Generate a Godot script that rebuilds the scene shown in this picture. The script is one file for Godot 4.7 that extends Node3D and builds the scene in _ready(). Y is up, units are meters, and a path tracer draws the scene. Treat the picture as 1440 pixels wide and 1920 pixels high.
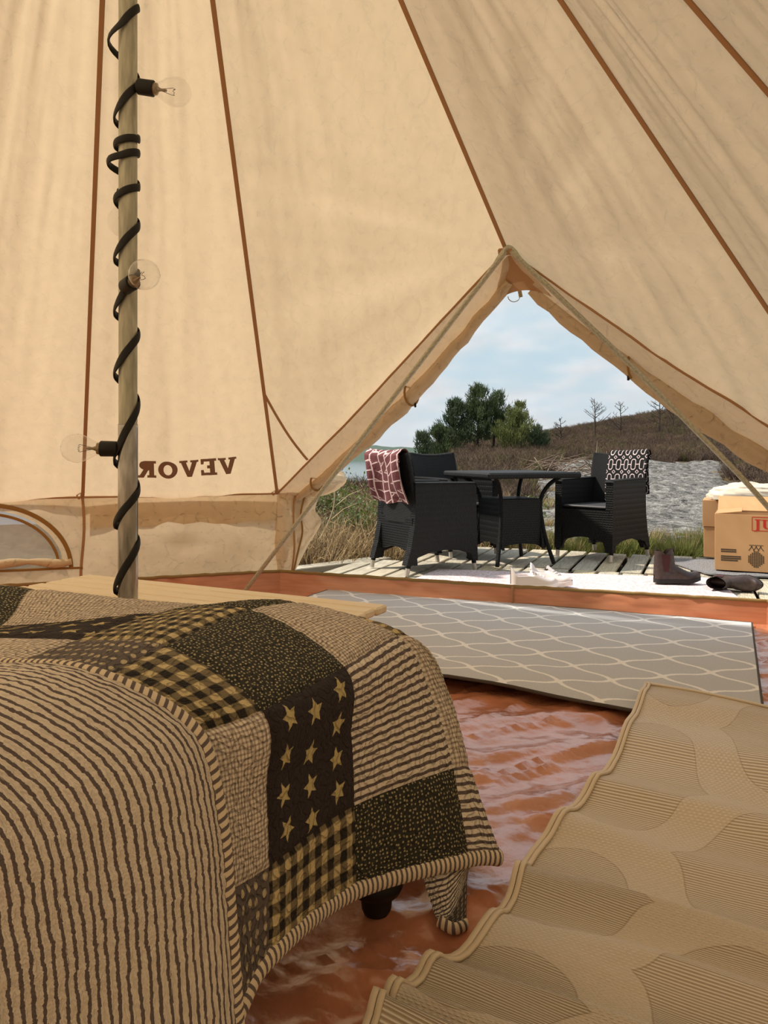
extends Node3D
# A canvas bell tent seen from a low bed inside, its door open to a pallet deck and a heather hillside. x right, y up, forward is -z, metres.

const POLE := Vector3(-0.62, 0.0, -1.86)
const APEX := Vector3(-0.62, 3.537, -1.86)
const EAVE := 0.61
const LIP := 0.12
const DOOR_TOP := Vector3(0.592, 1.841, -3.7)

var M := {}
var names := {}
var nz := FastNoiseLite.new()
var nr := FastNoiseLite.new()
var nw := FastNoiseLite.new()
var corners := PackedVector3Array()
var foot := PackedVector3Array()
var foot_r := PackedFloat32Array()
var rng := RandomNumberGenerator.new()


class MB:
	var v := PackedVector3Array()
	var n := PackedVector3Array()
	var t := PackedVector2Array()
	var ix := PackedInt32Array()

	# a sheet; the front is the side from which u runs right and v runs down
	func grid(nu: int, nv: int, f: Callable, uvf = null, wrap := false, capped := false) -> void:
		var at := v.size()
		var w := nu + 1
		for j in nv + 1:
			for i in w:
				var a := float(i) / nu
				var b := float(j) / nv
				v.append(f.call(a, b))
				t.append(uvf.call(a, b) if uvf != null else Vector2(a, b))
				n.append(Vector3.ZERO)
		for j in nv:
			for i in nu:
				var p := at + j * w + i
				tri(p, p + 1, p + w + 1)
				tri(p, p + w + 1, p + w)
		if wrap:
			for j in nv + 1:
				var s := n[at + j * w] + n[at + j * w + nu]
				n[at + j * w] = s
				n[at + j * w + nu] = s
		for k in range(at, v.size()):
			n[k] = n[k].normalized() if n[k].length_squared() > 1e-20 else Vector3.UP
		if capped:
			for e in [0, nv]:
				var c := Vector3.ZERO
				for i in nu:
					c += v[at + e * w + i]
				c /= nu
				var ring := PackedVector3Array()
				for i in nu:
					ring.append(v[at + e * w + i])
				var other := v[at + (nv - 1 if e == nv else 1) * w]
				poly(ring, other if e == 0 else other)

	func tri(a: int, b: int, c: int) -> void:
		var m := (v[c] - v[a]).cross(v[b] - v[a])
		if m.length_squared() < 1e-22:
			return
		n[a] += m
		n[b] += m
		n[c] += m
		ix.append(a)
		ix.append(b)
		ix.append(c)

	# a flat polygon facing away from the point inside
	func poly(p: PackedVector3Array, inside: Vector3, uvs = null) -> void:
		var m := Vector3.ZERO
		var mid := Vector3.ZERO
		for k in p.size():
			m += (p[(k + 1) % p.size()] - p[0]).cross(p[k] - p[0])
			mid += p[k] / p.size()
		m = m.normalized()
		var flip := m.dot(mid - inside) < 0
		if flip:
			m = -m
		var at := v.size()
		for k in p.size():
			v.append(p[k])
			n.append(m)
			t.append(uvs[k] if uvs != null else Vector2(p[k].x + p[k].y * 0.3, p[k].z + p[k].y * 0.7))
		for k in range(1, p.size() - 1):
			ix.append(at)
			ix.append(at + k + (1 if flip else 0))
			ix.append(at + k + (0 if flip else 1))

	# a box with chamfered edges
	func box(x: Transform3D, size: Vector3, b := 0.004) -> void:
		var h := size / 2
		b = minf(b, minf(h.x, minf(h.y, h.z)) * 0.8)
		var c := x.origin
		var q := func(s: Vector3, k: int) -> Vector3:
			var r := h - Vector3(b, b, b)
			r[k] = h[k]
			return x * (s * r)
		for k in 3:
			var k1 := (k + 1) % 3
			var k2 := (k + 2) % 3
			for s in [-1, 1]:
				var fp := PackedVector3Array()
				for e in [[-1, -1], [1, -1], [1, 1], [-1, 1]]:
					var g := Vector3.ZERO
					g[k] = s
					g[k1] = e[0]
					g[k2] = e[1]
					fp.append(q.call(g, k))
				poly(fp, c)
				for s1 in [-1, 1]:
					var ep := PackedVector3Array()
					for e in [[-1, k], [1, k], [1, k1], [-1, k1]]:
						var g := Vector3.ZERO
						g[k] = s
						g[k1] = s1
						g[k2] = e[0]
						ep.append(q.call(g, e[1]))
					poly(ep, c)
		for sx in [-1, 1]:
			for sy in [-1, 1]:
				for sz in [-1, 1]:
					var g := Vector3(sx, sy, sz)
					poly(PackedVector3Array([q.call(g, 0), q.call(g, 1), q.call(g, 2)]), c)

	# a closed profile carried along a path; ups gives the profile's y at each point
	func sweep(path: PackedVector3Array, prof: PackedVector2Array, ups, scales = null, vlen := 1.0) -> void:
		var np := prof.size()
		var cnt := path.size()
		var lens := PackedFloat32Array([0.0])
		for k in range(1, cnt):
			lens.append(lens[k - 1] + path[k].distance_to(path[k - 1]))
		var ring := []
		for k in cnt:
			var tan := (path[mini(k + 1, cnt - 1)] - path[maxi(k - 1, 0)]).normalized()
			var up: Vector3 = ups[k] if ups is Array or ups is PackedVector3Array else ups
			up = (up - tan * up.dot(tan)).normalized()
			ring.append([path[k], up, up.cross(tan), scales[k] if scales != null else 1.0])
		grid(np, cnt - 1, func(a: float, b: float) -> Vector3:
			var r: Array = ring[int(round(b * (cnt - 1)))]
			var p: Vector2 = prof[int(round(a * np)) % np] * r[3]
			return r[0] + r[1] * p.y + r[2] * p.x,
			func(a: float, b: float) -> Vector2: return Vector2(a, lens[int(round(b * (cnt - 1)))] / vlen), true, true)

	func tube(path: PackedVector3Array, r, sides := 10, vlen := 1.0) -> void:
		var prof := PackedVector2Array()
		for k in sides:
			prof.append(Vector2(sin(TAU * k / sides), cos(TAU * k / sides)))
		var sc := []
		var ups := []
		var up := Vector3.UP
		var t0 := (path[1] - path[0]).normalized()
		if absf(t0.dot(up)) > 0.9:
			up = Vector3.RIGHT
		for k in path.size():
			var tan := (path[mini(k + 1, path.size() - 1)] - path[maxi(k - 1, 0)]).normalized()
			up = (up - tan * up.dot(tan)).normalized()
			ups.append(up)
			sc.append(r[k] if r is Array else r)
		sweep(path, prof, ups, sc, vlen)

	# profile of (radius, height) from the top down, turned about the y axis of x
	func lathe(x: Transform3D, prof: PackedVector2Array, sides := 20) -> void:
		grid(sides, prof.size() - 1, func(a: float, b: float) -> Vector3:
			var p := prof[int(round(b * (prof.size() - 1)))]
			return x * Vector3(p.x * sin(TAU * a), p.y, p.x * cos(TAU * a)), null, true)

	# an outline in the xy plane of x, pushed along its z by depth
	func prism(x: Transform3D, outline: PackedVector2Array, depth: float) -> void:
		var at := Geometry2D.triangulate_polygon(outline)
		var mid := Vector3.ZERO
		for p in outline:
			mid += x * Vector3(p.x, p.y, depth / 2) / outline.size()
		for z in [0.0, depth]:
			var inside := x * Vector3(outline[0].x, outline[0].y, depth / 2)
			for k in range(0, at.size(), 3):
				var tp := PackedVector3Array()
				for e in 3:
					tp.append(x * Vector3(outline[at[k + e]].x, outline[at[k + e]].y, z))
				poly(tp, tp[0] + (x.basis.z * (depth / 2 - z)))
		var cw := Geometry2D.is_polygon_clockwise(outline)
		for k in outline.size():
			var a := outline[k]
			var b := outline[(k + 1) % outline.size()]
			var out := Vector2(b.y - a.y, a.x - b.x) * (-1.0 if cw else 1.0)
			var q := PackedVector3Array([x * Vector3(a.x, a.y, 0), x * Vector3(b.x, b.y, 0), x * Vector3(b.x, b.y, depth), x * Vector3(a.x, a.y, depth)])
			poly(q, (q[0] + q[2]) / 2 - x.basis * Vector3(out.x, out.y, 0))

	func mesh() -> ArrayMesh:
		var a := []
		a.resize(Mesh.ARRAY_MAX)
		a[Mesh.ARRAY_VERTEX] = v
		a[Mesh.ARRAY_NORMAL] = n
		a[Mesh.ARRAY_TEX_UV] = t
		a[Mesh.ARRAY_INDEX] = ix
		var m := ArrayMesh.new()
		m.add_surface_from_arrays(Mesh.PRIMITIVE_TRIANGLES, a)
		return m


func P(x: float, h: float, d: float) -> Vector3:
	return Vector3(x, h, -d)


func numbered(called: String) -> String:
	var k: int = names.get(called, 0)
	names[called] = k + 1
	return called if k == 0 else "%s_%03d" % [called, k]


func tag(o: Node3D, label: String, category: String, group := "", kind := "") -> Node3D:
	o.set_meta("label", label)
	o.set_meta("category", category)
	if group:
		o.set_meta("group", group)
	if kind:
		o.set_meta("kind", kind)
	return o


func thing(called: String, label: String, category: String, at := Vector3.ZERO, turn := 0.0, group := "", kind := "") -> Node3D:
	var o := Node3D.new()
	o.name = numbered(called)
	add_child(o)
	o.position = at
	o.rotation.y = turn
	return tag(o, label, category, group, kind)


func part(called: String, mb, mat: Material, parent: Node, label := "") -> MeshInstance3D:
	var o := MeshInstance3D.new()
	o.name = called
	o.mesh = mb.mesh() if mb is MB else mb
	o.material_override = mat
	parent.add_child(o, true)
	if label:
		o.set_meta("label", label)
	return o


func solo(called: String, mb, mat: Material, label: String, category: String, group := "", kind := "") -> MeshInstance3D:
	var o := part(numbered(called), mb, mat, self)
	tag(o, label, category, group, kind)
	return o


func tex(w: int, h: int, f: Callable) -> ImageTexture:
	var b := PackedByteArray()
	b.resize(w * h * 3)
	var k := 0
	for y in h:
		for x in w:
			var c: Color = f.call(float(x) / w, float(y) / h)
			b[k] = clampi(int(c.r * 255.0), 0, 255)
			b[k + 1] = clampi(int(c.g * 255.0), 0, 255)
			b[k + 2] = clampi(int(c.b * 255.0), 0, 255)
			k += 3
	return ImageTexture.create_from_image(Image.create_from_data(w, h, false, Image.FORMAT_RGB8, b))


func mat(col: Color, rough := 0.7, met := 0.0, spec := 0.5) -> StandardMaterial3D:
	var m := StandardMaterial3D.new()
	m.albedo_color = col
	m.roughness = rough
	m.metallic = met
	m.metallic_specular = spec
	return m


func textured(t: Texture2D, rough := 0.85, scale := Vector3.ONE, tri := false) -> StandardMaterial3D:
	var m := mat(Color.WHITE, rough)
	m.albedo_texture = t
	m.uv1_scale = scale
	m.uv1_triplanar = tri
	return m


func bump(m: StandardMaterial3D, t: Texture2D, cm: float) -> StandardMaterial3D:
	m.heightmap_enabled = true
	m.heightmap_texture = t
	m.heightmap_scale = cm
	return m


func glow_through(m: StandardMaterial3D, c: Color) -> StandardMaterial3D:
	m.backlight_enabled = true
	m.backlight = c
	return m


func noise_tex(size: int, freq: float, lo: Color, hi: Color, seed_no := 1, octaves := 4) -> NoiseTexture2D:
	var t := NoiseTexture2D.new()
	t.width = size
	t.height = size
	t.seamless = true
	t.noise = FastNoiseLite.new()
	t.noise.seed = seed_no
	t.noise.frequency = freq
	t.noise.fractal_octaves = octaves
	t.color_ramp = Gradient.new()
	t.color_ramp.set_color(0, lo)
	t.color_ramp.set_color(1, hi)
	return t


func cr(a: Vector3, b: Vector3, c: Vector3, d: Vector3, t: float) -> Vector3:
	return b.cubic_interpolate(c, a, d, t)


# a smooth surface through a net of points, rows[j][i]
func net(rows: Array, u: float, w: float) -> Vector3:
	var nr_ := rows.size()
	var nc: int = rows[0].size()
	var j := clampi(int(w), 0, nr_ - 2)
	var i := clampi(int(u), 0, nc - 2)
	var q := []
	for k in 4:
		var r: Array = rows[clampi(j + k - 1, 0, nr_ - 1)]
		q.append(cr(r[maxi(i - 1, 0)], r[i], r[i + 1], r[mini(i + 2, nc - 1)], u - i))
	return cr(q[0], q[1], q[2], q[3], w - j)


func spline(p: Array, steps: int) -> PackedVector3Array:
	var out := PackedVector3Array()
	for k in p.size() - 1:
		for s in steps:
			out.append(cr(p[maxi(k - 1, 0)], p[k], p[k + 1], p[mini(k + 2, p.size() - 1)], float(s) / steps))
	out.append(p[p.size() - 1])
	return out


func flat_prof(w: float, h: float) -> PackedVector2Array:
	return PackedVector2Array([Vector2(-w / 2, h / 2), Vector2(w / 2, h / 2), Vector2(w / 2, -h / 2), Vector2(-w / 2, -h / 2)])


func look(o: Vector3, axis: Vector3) -> Transform3D:
	var y := axis.normalized()
	var x := y.cross(Vector3.FORWARD if absf(y.z) < 0.9 else Vector3.RIGHT).normalized()
	return Transform3D(Basis(x, y, x.cross(y)), o)


func _ready() -> void:
	rng.seed = 7
	nz.seed = 3
	nz.frequency = 1.0
	nz.fractal_octaves = 3
	nr.seed = 11
	nr.frequency = 1.0
	nr.noise_type = FastNoiseLite.TYPE_SIMPLEX_SMOOTH
	nr.fractal_type = FastNoiseLite.FRACTAL_RIDGED
	nr.fractal_octaves = 2
	nw.seed = 23
	nw.frequency = 1.0
	nw.fractal_type = FastNoiseLite.FRACTAL_NONE
	camera_and_light()
	materials()
	tent()
	ground_sheet()
	rugs()
	bed()
	bench()
	pole_and_lights()
	deck()
	furniture()
	doorstep()
	land()


func camera_and_light() -> void:
	var c := Camera3D.new()
	c.name = "camera"
	add_child(c)
	c.position = Vector3(0, 0.87, 0)
	c.set_frustum(0.05 * 1920.0 / 1440.0, Vector2(0, -0.05 * 112.0 / 1440.0), 0.05, 12000.0)
	c.current = true
	var s := DirectionalLight3D.new()
	s.name = "sun"
	add_child(s)
	s.light_energy = 1.7
	s.light_color = Color(1.0, 0.955, 0.89)
	s.light_angular_distance = 3.0
	s.shadow_enabled = true
	s.sky_mode = DirectionalLight3D.SKY_MODE_LIGHT_ONLY
	var az := deg_to_rad(-78.0)
	var el := deg_to_rad(52.0)
	s.look_at_from_position(Vector3(sin(az) * cos(el), sin(el), -cos(az) * cos(el)) * 50.0, Vector3.ZERO)
	var e := Environment.new()
	e.background_mode = Environment.BG_SKY
	e.tonemap_mode = Environment.TONE_MAPPER_LINEAR
	e.tonemap_exposure = 1.0
	e.sdfgi_enabled = true
	e.ssao_enabled = true
	e.ssil_enabled = true
	e.volumetric_fog_enabled = true
	e.volumetric_fog_density = 0.0
	e.sky = Sky.new()
	var sm := PanoramaSkyMaterial.new()
	sm.panorama = sky_picture()
	sm.energy_multiplier = 1.0
	e.sky.sky_material = sm
	var w := WorldEnvironment.new()
	w.name = "world"
	w.environment = e
	add_child(w)


# broken thin cloud over pale blue, the same all round
func sky_picture() -> ImageTexture:
	var cl := FastNoiseLite.new()
	cl.seed = 5
	cl.frequency = 1.0
	cl.fractal_octaves = 5
	var w := 2048
	var h := 1024
	var b := PackedByteArray()
	b.resize(w * h * 3)
	for y in h:
		var up := (0.5 - (y + 0.5) / h) * PI
		for x in w:
			var r := 0.60
			var g := 0.66
			var bl := 0.68
			if up > -0.02:
				var a := TAU * x / w
				var k := 1.0 / (sin(maxf(up, 0.0)) + 0.22)
				var q := Vector3(cos(a) * cos(up) * k * 1.1, sin(a) * cos(up) * k * 1.1, 0.7)
				var f := cl.get_noise_3dv(q) + 0.35 * cl.get_noise_3dv(q * 4.3)
				var m := smoothstep(-0.62, 0.30, f)
				var lo := smoothstep(0.0, 0.12, up)
				var sh := 0.5 + 0.5 * cl.get_noise_3dv(q * 2.2 + Vector3(9, 4, 2))
				var cr_ := lerpf(0.83, 0.975, sh)
				r = lerpf(lerpf(0.83, 0.77, lo), cr_, m)
				g = lerpf(lerpf(0.88, 0.86, lo), cr_ + 0.006, m)
				bl = lerpf(lerpf(0.90, 0.905, lo), cr_ + 0.014, m)
			var i := (y * w + x) * 3
			b[i] = clampi(int(r * 255), 0, 255)
			b[i + 1] = clampi(int(g * 255), 0, 255)
			b[i + 2] = clampi(int(bl * 255), 0, 255)
	return ImageTexture.create_from_image(Image.create_from_data(w, h, false, Image.FORMAT_RGB8, b))


func lin(c: Color, k: float) -> Color:
	return Color(c.r * k, c.g * k, c.b * k)


func rnd(x: int, y: int, s := 0) -> float:
	var k := (x * 374761393 + y * 668265263 + s * 982451653) & 0x7fffffff
	k = ((k ^ (k >> 13)) * 1274126177) & 0x7fffffff
	return float((k ^ (k >> 16)) & 0xffff) / 65535.0


# 1 inside a five-pointed star of radius r about the origin
func star(p: Vector2, r: float, turn: float) -> bool:
	var a := fposmod(atan2(p.x, p.y) + turn, TAU / 5)
	if a > TAU / 10:
		a = TAU / 5 - a
	var q := Vector2(sin(a), cos(a)) * p.length()
	var tip := Vector2(0, r)
	var dent := Vector2(sin(TAU / 10), cos(TAU / 10)) * r * 0.44
	return (dent - tip).cross(q - tip) < 0


func cloth(t: Texture2D, scale := Vector3.ONE, depth := 0.5) -> StandardMaterial3D:
	return bump(textured(t, 0.92, scale), M.stitch, depth)


func materials() -> void:
	# tent
	var weave := noise_tex(512, 0.02, Color(0.94, 0.94, 0.94), Color(1, 1, 1), 4)
	M.canvas = mat(Color(0.905, 0.82, 0.69), 0.95, 0.0, 0.2)
	M.canvas.albedo_texture = weave
	M.canvas.uv1_triplanar = true
	M.canvas.uv1_scale = Vector3(1.3, 1.3, 1.3)
	glow_through(M.canvas, Color(0.92, 0.915, 0.90))
	bump(M.canvas, crumple(), 3.5)
	M.wall = M.canvas
	# doubled and rolled cloth lets less light through
	M.facing = M.canvas.duplicate()
	M.facing.backlight = Color(0.66, 0.65, 0.64)
	M.flap = M.canvas.duplicate()
	M.flap.backlight = Color(0.5, 0.49, 0.48)
	M.seam = mat(Color(0.72, 0.56, 0.41), 0.95, 0.0, 0.2)
	glow_through(M.seam, Color(0.38, 0.30, 0.22))
	M.tape = mat(Color(0.62, 0.47, 0.27), 0.9, 0.0, 0.2)
	M.khaki_hem = mat(Color(0.60, 0.50, 0.32), 0.9)
	M.print = mat(Color(0.52, 0.38, 0.30), 0.95, 0.0, 0.1)
	glow_through(M.print, Color(0.35, 0.30, 0.26))
	M.pane = mat(Color(0.84, 0.84, 0.83, 0.55), 0.2)
	M.pane.transparency = BaseMaterial3D.TRANSPARENCY_ALPHA
	M.black = mat(Color(0.035, 0.033, 0.032), 0.55)
	# poles
	var dirt := noise_tex(256, 0.03, Color(0.75, 0.75, 0.75), Color(1, 1, 1), 8)
	M.steel = mat(Color(0.80, 0.80, 0.78), 0.18, 0.8)
	M.steel.albedo_texture = dirt
	M.steel.uv1_scale = Vector3(1, 6, 1)
	M.steel_dull = mat(Color(0.84, 0.84, 0.76), 0.42, 0.25)
	M.steel_dull.albedo_texture = dirt
	M.steel_dull.uv1_scale = Vector3(1, 6, 1)
	M.chrome = mat(Color(0.75, 0.75, 0.75), 0.15, 1.0)
	M.glass = mat(Color(0.95, 0.95, 0.93, 0.06), 0.02, 0.0, 0.5)
	M.glass.transparency = BaseMaterial3D.TRANSPARENCY_ALPHA
	M.brass = mat(Color(0.55, 0.48, 0.36), 0.3, 0.9)
	M.wire = mat(Color(0.25, 0.22, 0.2), 0.4, 0.7)
	# ground sheet: welded plastic cloth
	var creases := noise_tex(1024, 0.012, Color.BLACK, Color.WHITE, 31, 5)
	M.sheet = mat(Color(0.85, 0.57, 0.435), 0.26, 0.0, 0.6)
	M.sheet.albedo_texture = noise_tex(512, 0.01, Color(0.9, 0.9, 0.9), Color(1, 1, 1), 12)
	M.sheet.uv1_scale = Vector3(0.8, 0.8, 0.8)
	M.sheet.clearcoat_enabled = true
	M.sheet.clearcoat = 0.8
	M.sheet.clearcoat_roughness = 0.18
	bump(M.sheet, creases, 0.5)
	M.sheet_side = M.sheet.duplicate()
	M.sheet_side.heightmap_enabled = false
	# quilt
	var sn := FastNoiseLite.new()
	sn.seed = 77
	sn.frequency = 9.0
	sn.fractal_octaves = 1
	M.stitch = tex(512, 512, func(u: float, w: float) -> Color:
		var f := sn.get_noise_2d(u, w)
		var d := absf(f) * 3.2
		var g := 0.5 + 0.5 * sn.get_noise_2d(u * 6.0 + 3.0, w * 6.0)
		var k := clampf(d, 0.0, 0.75) + g * 0.22
		return Color(k, k, k))
	var tan := Color(0.945, 0.905, 0.84)
	var dark := Color(0.42, 0.38, 0.375)
	M.q_check = cloth(tex(512, 512, func(u: float, w: float) -> Color:
		var a := 0.5 + 0.5 * cos(TAU * u * 7.0)
		var b := 0.5 + 0.5 * cos(TAU * w * 7.0)
		var s := smoothstep(0.42, 0.58, a + 0.06 * sin(u * 900.0)) + smoothstep(0.42, 0.58, b + 0.06 * sin(w * 900.0))
		var th := 0.06 * sin(u * 640.0) * sin(w * 640.0)
		return Color(0.86, 0.79, 0.60).lerp(Color(0.10, 0.085, 0.075), clampf(s * 0.47 + th, 0.0, 1.0))))
	M.q_green = cloth(tex(512, 512, func(u: float, w: float) -> Color:
		var c := Color(0.20, 0.20, 0.17)
		var q := Vector2(u, w) * 28.0
		for i in [-1, 0, 1]:
			for j in [-1, 0, 1]:
				var x := floori(q.x) + i as int
				var y := floori(q.y) + j as int
				var o := Vector2(x + 0.2 + 0.6 * rnd(x, y, 1), y + 0.2 + 0.6 * rnd(x, y, 2))
				if o.distance_to(q) < 0.20 + 0.07 * rnd(x, y, 3):
					return Color(0.70, 0.66, 0.52)
		return c))
	M.q_star = cloth(tex(512, 512, func(u: float, w: float) -> Color:
		var l := absf(sn.get_noise_2d(u, w))
		var c := Color(0.19, 0.16, 0.165)
		if l < 0.012:
			c = Color(0.29, 0.255, 0.25)
		for k in 12:
			var i := k % 3
			var j := k / 3
			var o := Vector2(0.20 + i * 0.30 + 0.04 * (rnd(k, 1) - 0.5), 0.10 + j * 0.25 + (0.0 if i != 1 else 0.06) + 0.05 * (rnd(k, 2) - 0.5))
			if star((Vector2(u, w) - o) * Vector2(1, 0.95), 0.086, rnd(k, 3) * 0.9):
				return Color(0.80, 0.74, 0.53)
		return c))
	M.q_gingham = cloth(tex(512, 512, func(u: float, w: float) -> Color:
		var a := 1.0 if fposmod(u * 30.0, 1.0) < 0.42 else 0.0
		var b := 1.0 if fposmod(w * 30.0, 1.0) < 0.42 else 0.0
		return tan.lerp(Color(0.46, 0.39, 0.36), (a + b) * 0.36 + 0.05 * sin(u * 800.0))))
	M.q_spot = cloth(tex(512, 512, func(u: float, w: float) -> Color:
		var q := Vector2(u * 10.0, w * 10.0)
		var x := floori(q.x)
		var y := floori(q.y)
		var o := Vector2(x + 0.5 + 0.25 * (rnd(x, y, 4) - 0.5), y + 0.5 + 0.2 * (rnd(x, y, 5) - 0.5))
		var r := (q - o) * Vector2(1.0 + 0.5 * rnd(x, y, 6), 1.0)
		return Color(0.79, 0.73, 0.60) if r.length() < 0.27 else Color(0.40, 0.37, 0.36)))
	M.q_stripe = cloth(tex(256, 512, func(u: float, w: float) -> Color:
		var f := fposmod(w * 17.0 + 0.05 * sin(u * 40.0), 1.0)
		return dark if f < 0.42 else tan))
	var ln := FastNoiseLite.new()
	ln.seed = 41
	ln.frequency = 1.0
	var fold_col := func(u: float, w: float) -> Color:
		var c := floori(u * 10.0 + 0.32)
		var r := floori(w * 7.0 + 3.0 * rnd(c, 5))
		var f := fposmod(u * 10.0 + 0.10 * ln.get_noise_2d(u * 14.0, w * 26.0) + 0.16 * (rnd(posmod(c, 10), posmod(r, 7)) - 0.5), 1.0)
		return dark if f < 0.36 else tan
	M.q_fold = textured(tex(512, 512, fold_col), 0.92)
	bump(M.q_fold, tex(512, 512, func(u: float, w: float) -> Color:
		var f := fposmod(u * 10.0 + 0.32, 1.0)
		var row := w * 7.0 + 0.6 * ln.get_noise_2d(floorf(u * 10.0 + 0.32) * 3.7, 2.0)
		var tuft := pow(absf(sin(PI * row)), 0.5)
		var k := 0.2 + 0.55 * sin(PI * f) * (0.35 + 0.65 * tuft) + 0.2 * ln.get_noise_2d(u * 30.0, w * 30.0)
		return Color(k, k, k)), 0.55)
	M.q_binding = textured(tex(128, 256, func(u: float, w: float) -> Color:
		return dark if fposmod(w * 11.0 + u * 1.0, 1.0) < 0.42 else Color(0.92, 0.86, 0.75)), 0.92)
	M.wood = textured(wood_tex(Color(0.985, 0.945, 0.85), Color(0.94, 0.86, 0.73), 61), 0.5)


func wood_tex(a: Color, b: Color, seed_no: int) -> ImageTexture:
	var g := FastNoiseLite.new()
	g.seed = seed_no
	g.frequency = 1.0
	g.fractal_octaves = 3
	return tex(256, 512, func(u: float, w: float) -> Color:
		var r := g.get_noise_2d(u * 3.0, w * 0.8)
		var f := 0.5 + 0.5 * sin((u * 9.0 + r * 4.0) * TAU)
		f = f * 0.5 + 0.5 * (0.5 + 0.5 * g.get_noise_2d(u * 60.0, w * 3.0))
		return a.lerp(b, f * 0.7))


# sharp fold lines left in cloth by packing
func crumple() -> NoiseTexture2D:
	var t := NoiseTexture2D.new()
	t.width = 1024
	t.height = 1024
	t.seamless = true
	t.noise = FastNoiseLite.new()
	t.noise.seed = 19
	t.noise.noise_type = FastNoiseLite.TYPE_CELLULAR
	t.noise.cellular_return_type = FastNoiseLite.RETURN_DISTANCE2_SUB
	t.noise.cellular_jitter = 1.0
	t.noise.frequency = 0.007
	t.noise.fractal_octaves = 2
	t.noise.fractal_gain = 0.35
	t.noise.domain_warp_enabled = true
	t.noise.domain_warp_amplitude = 40.0
	t.noise.domain_warp_frequency = 0.008
	t.color_ramp = Gradient.new()
	t.color_ramp.set_color(0, Color(0.25, 0.25, 0.25))
	t.color_ramp.set_color(1, Color(0.62, 0.62, 0.62))
	t.color_ramp.add_point(0.10, Color(0.5, 0.5, 0.5))
	return t


func seam_at(k: int, t: float) -> Vector3:
	if k == -1:
		return APEX.lerp(DOOR_TOP, t)
	return APEX.lerp(corners[k], t)


func crease(p: Vector2, q: Vector2, w: float, x: float, y: float) -> float:
	var d := (q - p).normalized()
	var r := Vector2(x, y) - p
	var l := clampf(r.dot(d), 0.0, p.distance_to(q))
	return exp(-pow((r - d * l).length() / w, 2.0)) * sin(PI * clampf(l / p.distance_to(q), 0.02, 0.98))


# roof cloth between two ribs; t runs from the top to the eave or the door edge
func roof_point(a: int, b: int, s: float, t: float, slack: float) -> Vector3:
	var l := seam_at(a, t)
	var r := seam_at(b, t)
	var p := l.lerp(r, s)
	var out := (p - POLE) * Vector3(1, 0, 1)
	var n := (out.normalized() + Vector3.UP * 0.8).normalized()
	var hold := pow(maxf(sin(PI * s), 0.0), 0.6) * smoothstep(0.02, 0.2, t)
	var w := 0.0
	var sd := a * 7.3 + 3.1
	w += 0.020 * nz.get_noise_3d(s * 2.6, t * 1.3, sd)
	w += 0.010 * (nr.get_noise_3d(s * 2.2 + t * 0.9, t * 0.9 - s * 0.5, sd) - 0.2) * slack
	w += 0.0045 * nz.get_noise_3d(s * 11.0 + t * 4.0, t * 5.0, sd + 9.0)
	w -= 0.03 * sin(PI * s)
	if b == -1 or a == -1:
		# cloth pulled towards the top of the door
		var toward := p - DOOR_TOP
		var x := toward.dot((corners[3] - corners[2]).normalized())
		var y := toward.y
		var an := atan2(y, x)
		var k := 1.0 if b == -1 else 0.35
		w += 0.012 * k * sin(an * 13.0 + 2.0 * nz.get_noise_2d(an * 2.0, 4.0)) * smoothstep(0.15, 0.7, toward.length()) * smoothstep(2.2, 0.9, toward.length())
	if a == -1 or a >= 3:
		w += 0.012 * nz.get_noise_3d(s * 9.0 + 0.8 * t, t * 0.9, sd + 20.0) + 0.006 * (nr.get_noise_3d(s * 5.0 - t * 0.7, t * 1.1, sd + 31.0) - 0.2)
	return p + n * w * hold


func ribbon(path: PackedVector3Array, width: float, thick: float, away_from: Vector3) -> MB:
	var m := MB.new()
	var ups := []
	for p in path:
		ups.append((p - away_from) * Vector3(1, 0.4, 1))
	m.sweep(path, flat_prof(width, thick), ups)
	return m


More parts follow.
